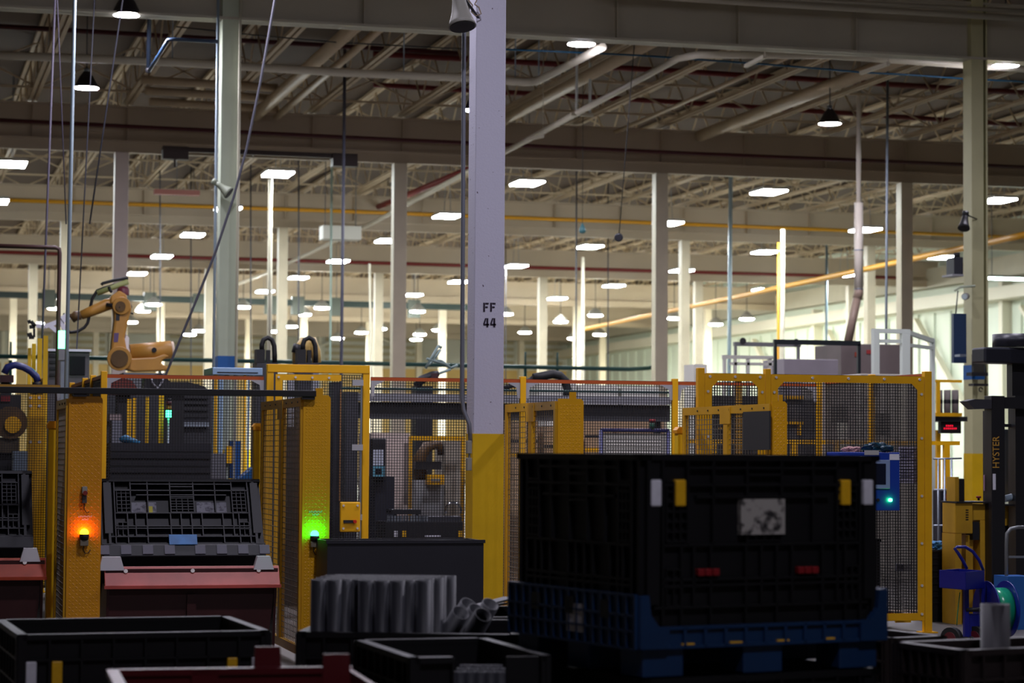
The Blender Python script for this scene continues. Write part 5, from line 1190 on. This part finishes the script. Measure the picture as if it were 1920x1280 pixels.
# grey hand truck at the right edge
Y = 21.0
t = thing('hand_truck', 'grey tubular hand truck with a blue box at the right edge', 'hand truck', (at(1905, 1100, Y=Y).x, Y, 0))
pts = [Vector((at(1887, 1100, Y=Y).x, Y, 0.03)), at(1887, 1020, Y=Y), at(1888, 1000, Y=Y), at(1895, 991, Y=Y), at(1908, 988, Y=Y), at(1930, 988, Y=Y)]
MB().path(pts, 0.018, 10).build('tube_frame', mat('tube_grey', (110, 114, 116), 0.4, metal=0.3), t)
PB(1892, 1042, 1935, 1046, Y, 0.03).build('cross_bar', STEEL, t); PB(1890, 1080, 1935, 1106, Y-0.1, 0.3).build('blue_box', mat('mid_blue_box', (30, 90, 160), 0.5), t); PB(1890, 1107, 1935, 1130, Y, 0.2).build('base_plate', DARK, t); PB(1886, 1130, 1890, 1200, Y, 0.02).build('skid', DARK, t)
# ================================================================== overhead pipes, cables and fittings
def run(name, label, pts, r, m, cat='pipe', n=10):
    return tag(MB().path(pts, r, n).build(name, m), label, cat)
def hang(name, label, x0, y0, x1, y1, Y, r, m, cat='cable', to_top=True, to_floor=False, n=6):
    """strand through two pixels on the plane Y, carried on to the roof and, if asked, to the floor"""
    a, b = at(x0, y0, Y=Y), at(x1, y1, Y=Y); d = (a-b)/(a.z-b.z)
    if to_top: a = b+d*(ZD-0.01-b.z)
    if to_floor: b = b-d*b.z
    return tag(MB().cyl(a, b, r, n).build(name, m), label, cat)
VIO = mat('violet_grey_cable', (96, 90, 106), 0.5); LBL = mat('pale_blue_conduit', (160, 178, 188), 0.4, metal=0.2); GCB = mat('grey_cable', (70, 70, 80), 0.5)
hang('conduit', 'pale blue vertical conduit at the left running down beside the robot gripper', 140, 0, 124, 715, 28.8, 0.024, LBL, 'conduit', to_floor=True, n=10)
hang('hanging_cable', 'pale violet cable hanging at the far left', 101, 60, 88, 400, 30.4, 0.016, VIO, to_floor=True)
hang('hanging_cable', 'thin violet cable just left of the pale blue conduit', 113, 140, 124, 420, 30.5, 0.009, VIO)
hang('hanging_cable', 'thin dark cable slanting down above the robot arm', 230, 0, 168, 420, 31.2, 0.012, GCB)
hang('hanging_cable', 'thin grey cable passing the robot wrist', 168, 180, 142, 690, 31.4, 0.010, GCB)
run('sagging_cable', 'thick grey cable sagging across the pale green column', [at(x, y, Y=29.0) for x, y in ((545, -330), (515, 0), (489, 150), (462, 280), (438, 370), (405, 470), (365, 570), (330, 655), (300, 730), (290, 1100))], 0.016, GCB, 'cable')
hang('lamp_pole', 'bright white pole under a flat lamp left of the door', 507, 336, 505, 690, 54.6, 0.055, PIPE_W, 'pole', to_top=False, to_floor=True, n=10)
hang('dark_pole', 'dark grey pole with clamps rising behind the yellow door', 646, 158, 640, 680, 47.0, 0.033, mat('pole_grey', (96, 98, 112), 0.45), 'pole', to_floor=True, n=10)
hang('hanging_rod', 'thin pale green rod left of the dark clamped pole', 622, 320, 619, 690, 60.0, 0.03, mat('pale_green_rod', (150, 170, 160), 0.5), 'rod', to_floor=True)
hang('hanging_rod', 'thin white rod right of the dark clamped pole', 693, 494, 696, 690, 58.0, 0.03, PIPE_W, 'rod', to_top=False, to_floor=True)
hang('hanging_rod', 'thin grey rod right of the FF 44 column', 1081, 320, 1080, 690, 59.0, 0.022, GCB, 'rod', to_floor=True)
hang('lamp_pole', 'white pole under the bright flat lamp right of the FF 44 column', 1093, 482, 1093, 690, 74.0, 0.055, PIPE_W, 'pole', to_top=False, to_floor=True, n=10)
hang('conduit', 'pale blue conduit between the two scuffed columns', 1370, 345, 1367, 690, 61.3, 0.055, LBL, 'conduit', to_floor=True, n=10)
hang('conduit', 'slim grey conduit falling in front of the frame tower', 1664, 190, 1661, 690, 45.0, 0.028, mat('grey_conduit', (120, 130, 138), 0.4), 'conduit', to_floor=True, n=8)
hang('conduit', 'slim blue grey conduit left of the bent duct', 1550, 470, 1549, 690, 80.0, 0.05, mat('blue_grey_conduit', (112, 134, 146), 0.4), 'conduit', to_floor=True, n=8)
hang('vertical_pipe', 'yellow vertical pipe beside a white one on the right', 1460, 455, 1459, 690, 56.0, 0.035, PIPE_YEL, 'pipe', to_top=False, to_floor=True, n=10)
hang('vertical_pipe', 'white vertical pipe beside the yellow one on the right', 1468, 430, 1467, 690, 56.0, 0.055, PIPE_W, 'pipe', to_top=False, to_floor=True, n=10)
for i, (x, y0, y1, Y) in enumerate(((560, 560, 690, 60), (870, 480, 690, 66), (948, 560, 690, 80), (1140, 545, 690, 70), (300, 500, 690, 64), (358, 445, 690, 70), (470, 470, 690, 62))):
    hang('drop_wire', 'thin drop wire, %s of the far thin wires from the left' % ['fourth', 'fifth', 'sixth', 'seventh', 'first', 'second', 'third'][i], x, y0, x, y1, Y, 0.02, GCB, 'wire', to_floor=True, n=5)
# reels on ropes
t = thing('hanging_reel', 'round black reel hanging on a rope right of the FF 44 column', 'reel', at(1160, 456, Y=38.0))
MB().cyl(at(1160, 445, Y=38.0), at(1160, 445, Y=38.12), 0.075, 18).build('drum', mat('reel_black', (26, 26, 34), 0.4), t, bevel=0.02); a = at(1180, 200, Y=38.06); b = at(1161, 437, Y=38.06); MB().cyl(b+(a-b)*((ZD-0.01-b.z)/(a.z-b.z)), b, 0.008, 6).build('rope', DARK, t)
t = thing('hanging_reel', 'teal teardrop shaped reel hanging near the thin grey rod', 'reel', at(1092, 437, Y=46.0))
MB().lathe([(0, -0.09), (0.06, -0.07), (0.075, -0.02), (0.05, 0.05), (0.015, 0.12), (0, 0.14)], c=at(1092, 430, Y=46.0), n=14).build('drum', mat('reel_teal', (70, 120, 124), 0.4), t); a = at(1092, 418, Y=46.0); MB().cyl(a, Vector((a.x, a.y, ZD-0.01)), 0.006, 6).build('rope', DARK, t)
# brown pipe frame at the far left
run('brown_pipe', 'brown pipe bending down at the far left beside the conduit', [at(-30, 460, Y=30), at(104, 464, Y=30), at(111, 467, Y=30), at(112, 475, Y=30), at(107, 720, Y=30), Vector((at(107, 720, Y=30).x, 30, 0))], 0.028, mat('brown_pipe', (70, 44, 40), 0.5))
run('green_rail', 'long dark green rail crossing the hall above the fence', [at(-40, 667, Y=52.4), at(660, 680.5, Y=52.4), at(1180, 692, Y=52.4), at(1215, 690, Y=52.4), at(1232, 686, Y=52.4)], 0.05, PIPE_TEAL, 'rail')
for i, px in enumerate((20, 300, 570, 985, 1045)):
    p = at(px, 670+px*0.018, Y=52.4); tag(MB().cyl(p+Vector((0, 0, 0.05)), p+Vector((0, 0, 0.35)), 0.025, 8).cyl(p-Vector((0, 0, 0.05)), Vector((p.x, p.y, 0)), 0.04, 8).build('rail_support', PIPE_TEAL), '%s support post of the dark green rail from the left' % ORD[i], 'support')
t = thing('bus_duct', 'dark green bus duct with hanging boxes under the far roof', 'duct', at(440, 563, Y=95.0))
a, b = at(-40, 551, Y=95.0), at(900, 577, Y=95.0); MB().bar(a, b, 0.2, 0.25).build('duct', mat('dark_green_duct', (26, 44, 40), 0.5), t)
for px in (85, 270, 360, 495, 546, 620, 770): 
    f = (px+40)/940; p = a+(b-a)*f; MB().box(p-Vector((0, 0, 0.12)), (0.5, 0.3, 0.75)).build('junction_box', mat('box_grey_green', (74, 80, 72), 0.5), t); MB().cyl(p, Vector((p.x, p.y, ZD-0.01)), 0.02, 5).build('hanger', GCB, t)
# long pipes
ZP = at(1290, 100, Y=36.4).z; XP = at(1290, 100, Y=36.4).x
XP2 = at(530, 498, z=ZP).x
run('roof_pipe', 'long white pipe running away under the roof and bending right by the nearest girder', [at(1930, 130, Y=36.4), at(1560, 104, Y=36.4), Vector((XP+0.5, 36.4, ZP+0.0)), Vector((XP+0.2, 36.5, ZP)), Vector((XP, 36.9, ZP)), at(1080, 213, z=ZP), at(950, 283, z=ZP), at(700, 417, z=ZP), at(500, 512, z=ZP), at(405, 548, z=ZP)], 0.062, PIPE_W)
YP = 40.0
run('roof_pipe', 'white pipe crossing the upper left and turning towards the camera near the column', [at(-40, 102, Y=YP), at(330, 117, Y=YP), at(640, 136, Y=YP), at(870, 146, Y=YP), at(985, 154, Y=YP), at(1005, 153, Y=YP-0.2), at(1060, 125, Y=38.2), at(1130, 88, Y=36.2)], 0.07, PIPE_W)
for i, (x, y) in enumerate(((323, 112), (757, 135), (966, 145), (1010, 146))):
    p = at(x, y, Y=YP); o = tag(MB().cyl(p, Vector((p.x, p.y, ZD-0.01)), 0.012, 6).build('pipe_hanger', STEEL), '%s hanger rod from the left on the crossing white pipe' % ORD[i], 'hanger')
run('gas_pipe', 'thin yellow gas pipe along the third girder', [at(-20, 374, Y=67.2), at(640, 396, Y=67.2), at(1280, 420, Y=67.2), at(1940, 446, Y=67.2)], 0.055, PIPE_YEL)
run('gas_pipe', 'yellow gas pipe slanting away on the right behind the olive column', [at(1930, 438, z=6.5), at(1895, 446, z=6.5), at(1500, 531, z=6.5), at(1095, 617, z=6.5)], 0.075, PIPE_YEL)
run('sprinkler_pipe', 'dark red pipe along the face of the second girder', [at(-20, 224, Y=51.2), at(640, 257, Y=51.2), at(1280, 287, Y=51.2), at(1940, 314, Y=51.2)], 0.045, mat('dark_red_pipe', (84, 30, 34), 0.5))
run('sprinkler_pipe', 'dark red pipe along the face of the fourth girder', [at(-20, 472, Y=83.3), at(640, 491, Y=83.3), at(1300, 510, Y=83.3), at(1700, 521, Y=83.3)], 0.06, PIPE_RED)
for i, (y0, y1, zz, lb) in enumerate(((134, 171, 9.75, 'upper right'), (192, 232, 9.75, 'lower right'))):
    run('sprinkler_pipe', 'red sprinkler pipe high in the roof at the %s' % lb, [at(700, y0-33, Y=46.5+4.5*i), at(1280, y0, Y=46.5+4.5*i), at(1940, y1+4, Y=46.5+4.5*i)], 0.06, PIPE_RED)
run('sprinkler_pipe', 'red sprinkler pipe high in the roof at the left', [at(-20, 48, Y=46.5), at(860, 100, Y=46.5)], 0.05, mat('dark_red_pipe', (84,30,34)))
run('sprinkler_main', 'thick red main running away under the far roof near the tan column', [at(900, 308, z=8.9), at(740, 375, z=8.9), at(600, 432, z=8.9)], 0.08, PIPE_RED)
for (x0, y0, x1, y1, r, lb) in ((690, 40, 480, 205, 0.17, 'left of the FF 44 column'), (735, 40, 560, 180, 0.10, 'thin one left of the FF 44 column'), (1230, 78, 940, 225, 0.16, 'right of the FF 44 column'), (1560, 140, 1380, 245, 0.18, 'near the right cone lamp'), (1450, 120, 1330, 170, 0.06, 'thin one near the right cone lamp')):
    Xd = (at(x0, y0, z=9.05).x+at(x1, y1, z=9.05).x)/2; run('roof_duct', 'pale roof duct running away, %s' % lb, [Vector((Xd, 36.2, 9.05)), Vector((Xd, 51.3, 9.05))], r*0.75, CREAM_D, 'duct', n=14)
for i in range(3): run('cross_duct', 'cream duct lying across the upper left roof, %s from the top' % ORD[i], [at(265+8*i, 150+20*i, z=9.16), at(405, 158+20*i, z=9.16), at(520, 165+20*i, z=9.16)], 0.085, CREAM_D, 'duct')
run('blue_cable', 'thin teal cable strung under the nearest girder on the right', [at(x, y, Y=37.4) for x, y in ((930, 92), (1050, 97), (1200, 104), (1400, 118), (1480, 124), (1620, 136), (1700, 140), (1800, 147), (1935, 154))], 0.018, mat('teal_cable', (16, 84, 120), 0.4), 'cable', n=6)
run('dark_cable', 'thin dark cable strung across the upper left', [at(x, y, Y=41.0) for x, y in ((330, 50), (480, 66), (640, 80), (870, 92))], 0.012, DARK, 'cable', n=6)
# two hanger rods with bracket on the long pipe
t = thing('rod_hanger', 'pair of bright rods with a bracket holding the long white pipe', 'hanger', at(1092, 212, z=ZP))
pz = at(1092, 212, z=ZP)
for px in (1081, 1106): p = at(px, 212, Y=pz.y); MB().cyl(p, Vector((p.x, p.y, ZD-0.01)), 0.028, 8).build('rod', mat('bright_rod', (236, 240, 240), 0.4), t)
a, b = at(1070, 214, Y=pz.y), at(1112, 214, Y=pz.y); MB().bx(a.x, b.x, a.y-0.04, a.y+0.04, a.z-0.03, a.z+0.03).build('bracket', PIPE_W, t)
for i, (x0, y0, x1, y1) in enumerate(((1398, 124, 1434, 106), (1614, 137, 1666, 119), (985, 262, 1018, 255))): 
    tag(MB().bar(at(x0, y0, z=8.15), at(x1, y1, z=8.15), 0.06, 0.06).cyl(at(x1, y1, z=8.15), at(x1, y1, z=8.15)+Vector((0, 0, ZD-8.16)), 0.01, 5).build('pipe_bracket', PIPE_W), 'short pale pipe bracket under the roof, %s from the right' % ['second', 'first', 'third'][i], 'bracket')
# dark stub and arm at the upper left
t = thing('dark_stub', 'dark vertical stub pipe hanging at the upper left', 'pipe', at(279, 135, Y=36.5)); a = at(282, 26, Y=36.5); b = at(278, 132, Y=36.5); MB().cyl(Vector((a.x, a.y, ZD-0.01)), b, 0.035, 10).build('pipe', mat('dark_teal_metal', (22, 30, 42), 0.4), t); MB().lathe([(0, -0.05), (0.045, -0.03), (0.05, 0.03), (0, 0.05)], c=b, n=12).build('end_cap', DARK, t)
run('bracket_arm', 'dark blue bracket arm fixed to the pale green column', [at(408, 78, Y=35.2), at(330, 74, Y=35.2), at(316, 74, Y=35.2), at(280, 132, Y=36.2)], 0.03, mat('dark_blue_metal', (30, 52, 76), 0.4), 'bracket')
# crane trolleys under the second girder
t = thing('hoist_rail', 'dark brown hoist rail with two trolleys under the second girder', 'hoist', at(480, 290, Y=50.8)); BR = mat('dark_brown_rail', (58, 42, 36), 0.5)
a, b = at(310, 279, Y=50.8), at(662, 294, Y=50.8); MB().bar(a, b, 0.12, 0.1).build('rail', BR, t)
for px in (328, 645): p = a+(b-a)*((px-310)/352); MB().box(p-Vector((0, 0, 0.09)), (0.55, 0.3, 0.28)).build('trolley', BR, t); MB().cyl(p, p-Vector((0, 0, 0.4)), 0.03, 8).build('hook_stem', BR, t)
for px in (345, 480, 630): p = a+(b-a)*((px-310)/352); MB().cyl(p, Vector((p.x, p.y+0.75, ZG0+0.02)), 0.02, 6).build('hanger', BR, t)
t = thing('hanging_sign', 'plain white hanging box under the roof behind the dark clamped pole', 'box', at(642, 447, Y=60.0)); a, b = at(606, 447, Y=60.0), at(678, 424, Y=60.0); MB().bx(a.x, b.x, 60, 60.6, a.z, b.z).build('box', mat('pale_box', (206, 202, 192), 0.5), t)
for X in (a.x+0.1, b.x-0.1): MB().cyl((X, 60.3, b.z), (X, 60.3, ZD-0.01), 0.012, 5).build('hanger', GCB, t)
t = thing('pink_strip', 'long thin pinkish sign above the left roof', 'strip', at(332, 362, Y=60.0)); a, b = at(290, 363, Y=60.0), at(375, 357, Y=60.0); MB().bx(a.x, b.x, 60, 60.3, a.z, b.z).build('strip', mat('pink_strip', (190, 120, 112), 0.5), t); MB().cyl(((a.x+b.x)/2, 60.15, b.z), ((a.x+b.x)/2, 60.15, ZD-0.01), 0.01, 5).build('hanger', GCB, t)  # pinkish sign on a hanger, not a lamp
t = thing('strip_lamp', 'long bright strip lamp at the right edge behind the olive column', 'lamp', at(1890, 521, Y=62.0)); a, b = at(1850, 523, Y=62.0), at(1960, 519.5, Y=62.0); MB().bx(a.x, b.x, 62, 62.15, a.z, a.z+0.06).build('tube', lens('strip_lens', (220, 255, 245), 60, 0.5), t); MB().bx(a.x, b.x, 62.0, 62.15, a.z+0.061, a.z+0.13).build('housing', HORN, t)
for X in (a.x+0.2, b.x-0.3): MB().cyl((X, 62.07, a.z+0.13), (X, 62.07, ZD-0.01), 0.012, 5).build('hanger', GCB, t)
# horns and fittings on the columns
def horn(label, p0, p1, r0, r1, m, arm=None):
    t = thing('horn_speaker', label, 'horn', p1); d = (p1-p0)
    k = [0, 0.25, 0.5, 0.72, 0.88, 1.0]; rr = [r0, r0*1.05, r0+(r1-r0)*0.25, r0+(r1-r0)*0.55, r0+(r1-r0)*0.85, r1]
    MB().path([p0+d*x for x in k], rr, 20).build('bell', m, t); MB().cyl(p1, p1+d.normalized()*0.006, r1*0.9, 20).build('mouth', HORN_IN, t); MB().cyl(p0-d*0.25, p0, r0*1.1, 14).build('driver', m, t)
    if arm: MB().cyl(p0-d*0.1, arm, 0.012, 8).build('bracket', DARK, t)
    return t
yh = ROWS[0]-0.45
horn('big grey horn speaker on the FF 44 column at the top edge', at(859, -14, Y=yh), at(867, 50, Y=yh-0.09), 0.055, 0.118, HORN, arm=Vector((XFFL-0.1, ROWS[0]-0.1, at(880, 20, Y=yh).z)))
run('wire_loop', 'tangled wires beside the big grey horn', [at(x, y, Y=yh+0.25) for x, y in ((878, 0), (886, 10), (884, 22), (892, 30), (902, 26), (898, 14), (890, 8), (894, 0))], 0.006, mat('tan_wire', (150, 130, 110), 0.6), 'wire', n=6)
run('conduit', 'grey conduit running down the left side of the FF 44 column', [Vector((at(868, 60, Y=ROWS[0]-0.1).x, ROWS[0]-0.1, ZD-0.03)), at(870, 60, Y=ROWS[0]-0.1), at(866, 745, Y=ROWS[0]-0.1), at(869, 768, Y=ROWS[0]-0.1), at(880, 795, Y=ROWS[0]-0.14), at(882, 830, Y=ROWS[0]-0.14)], 0.018, mat('conduit_grey', (128, 132, 144), 0.4, metal=0.3), 'conduit')
t = thing('junction_box', 'two small grey junction boxes on the FF 44 column base', 'junction box', at(880, 882, Y=ROWS[0]-0.16))
for y0, y1 in ((826, 850), (858, 882)): PB(876, y0, 885, y1, ROWS[0]-0.17, 0.06).build('box', HORN, t, bevel=0.004)
for z0, z1 in ((850, 858),): PB(879, z0, 882, z1, ROWS[0]-0.15, 0.02).build('nipple', STEEL, t)
horn('small pale green horn on the pale green column', at(405, 343, Y=35.0), at(430, 362, Y=34.93), 0.04, 0.1, mat('horn_green', (160, 168, 146), 0.5), arm=Vector((XA-0.1, 35.3, at(407, 346, Y=35.0).z)))
for i, (px, m_) in enumerate(((404, LBL), (446, mat('cream_conduit', (200, 196, 170), 0.5)))):
    p = at(px, 400, Y=35.3); tag(MB().cyl((p.x, 35.3, 0), (p.x-0.0, 35.3, ZD-0.02), 0.022, 10).build('conduit', m_), ['pale blue conduit on the left face of the pale green column', 'cream conduit on the right face of the pale green column'][i], 'conduit')
horn('small black horn on the olive column', at(1810, 404, Y=34.9), at(1807, 428, Y=34.8), 0.05, 0.1, DARK, arm=Vector((XB-0.05, 35.37, at(1810, 404, Y=34.9).z)))
t = thing('wall_speaker', 'dark box lamp on the left face of the olive column', 'lamp box', at(1796, 517, Y=35.0)); PB(1789, 482, 1806, 514, 34.95, 0.3).build('housing', mat('lamp_box', (34, 36, 46), 0.5), t, bevel=0.01); PB(1786, 514, 1807, 517, 34.9, 0.4).build('base_plate', GUSS, t); MB().cyl(at(1794, 482, Y=35.1), at(1794, 474, Y=35.1), 0.05, 12).build('cap', DARK, t)
t = thing('flood_lamp', 'small unlit floodlight on the olive column', 'lamp', at(1808, 556, Y=35.0)); MB().cyl(at(1809, 556, Y=34.95), at(1812, 555, Y=35.2), 0.055, 16).build('housing', HORN, t); MB().cyl(at(1808.5, 556, Y=34.93), at(1809, 556, Y=34.95), 0.045, 16).build('glass', mat('flood_glass', (190, 205, 205), 0.2), t); MB().path([at(1790, 545, Y=35.1), at(1800, 538, Y=35.1), at(1828, 536, Y=35.1)], 0.02, 8).build('arm', GREEN_COL, t)
t = thing('blue_board', 'narrow dark blue board hung on the left face of the olive column', 'board', at(1797, 680, Y=35.0)); PB(1788, 588, 1812, 680, 35.36, 0.08).build('board', mat('dark_blue_board', (38, 60, 92), 0.4), t); MB().cyl(at(1792, 588, Y=35.0), at(1796, 545, Y=35.1), 0.01, 6).build('cord', DARK, t); PB(1800, 664, 1812, 668, 34.98, 0.2).build('clip', STEEL, t)
t = thing('column_clamp', 'dark strap clamps wrapped around the olive column', 'clamp', at(1840, 720, Y=35.1)); PB(1826, 664, 1846, 700, 35.1, 0.08).build('dark_bracket', mat('dark_olive', (48, 46, 38), 0.6), t); PB(1822, 698, 1853, 704, 35.05, 0.2).build('strap', DARK, t); PB(1826, 719, 1853, 723, 35.05, 0.2).build('strap', DARK, t)
c = at(1839, 730, Y=35.12); MB().path([(c.x+0.03*math.cos(i*0.6), c.y, c.z+0.035*math.sin(i*0.6)) for i in range(10)], 0.01, 6).build('ring', DARK, t)

for i, (y0, y1, zz) in enumerate(((2, 36, 0.05), (-8, 22, 0.035))):
    run('crossing_pipe', '%s grey pipe crossing above the nearest girder at the top right' % ('lower' if i == 0 else 'upper'), [at(1150, y0-14, Y=34.6), at(1400, y0+3, Y=34.6), at(1940, y1, Y=34.6)], zz, GIRD)
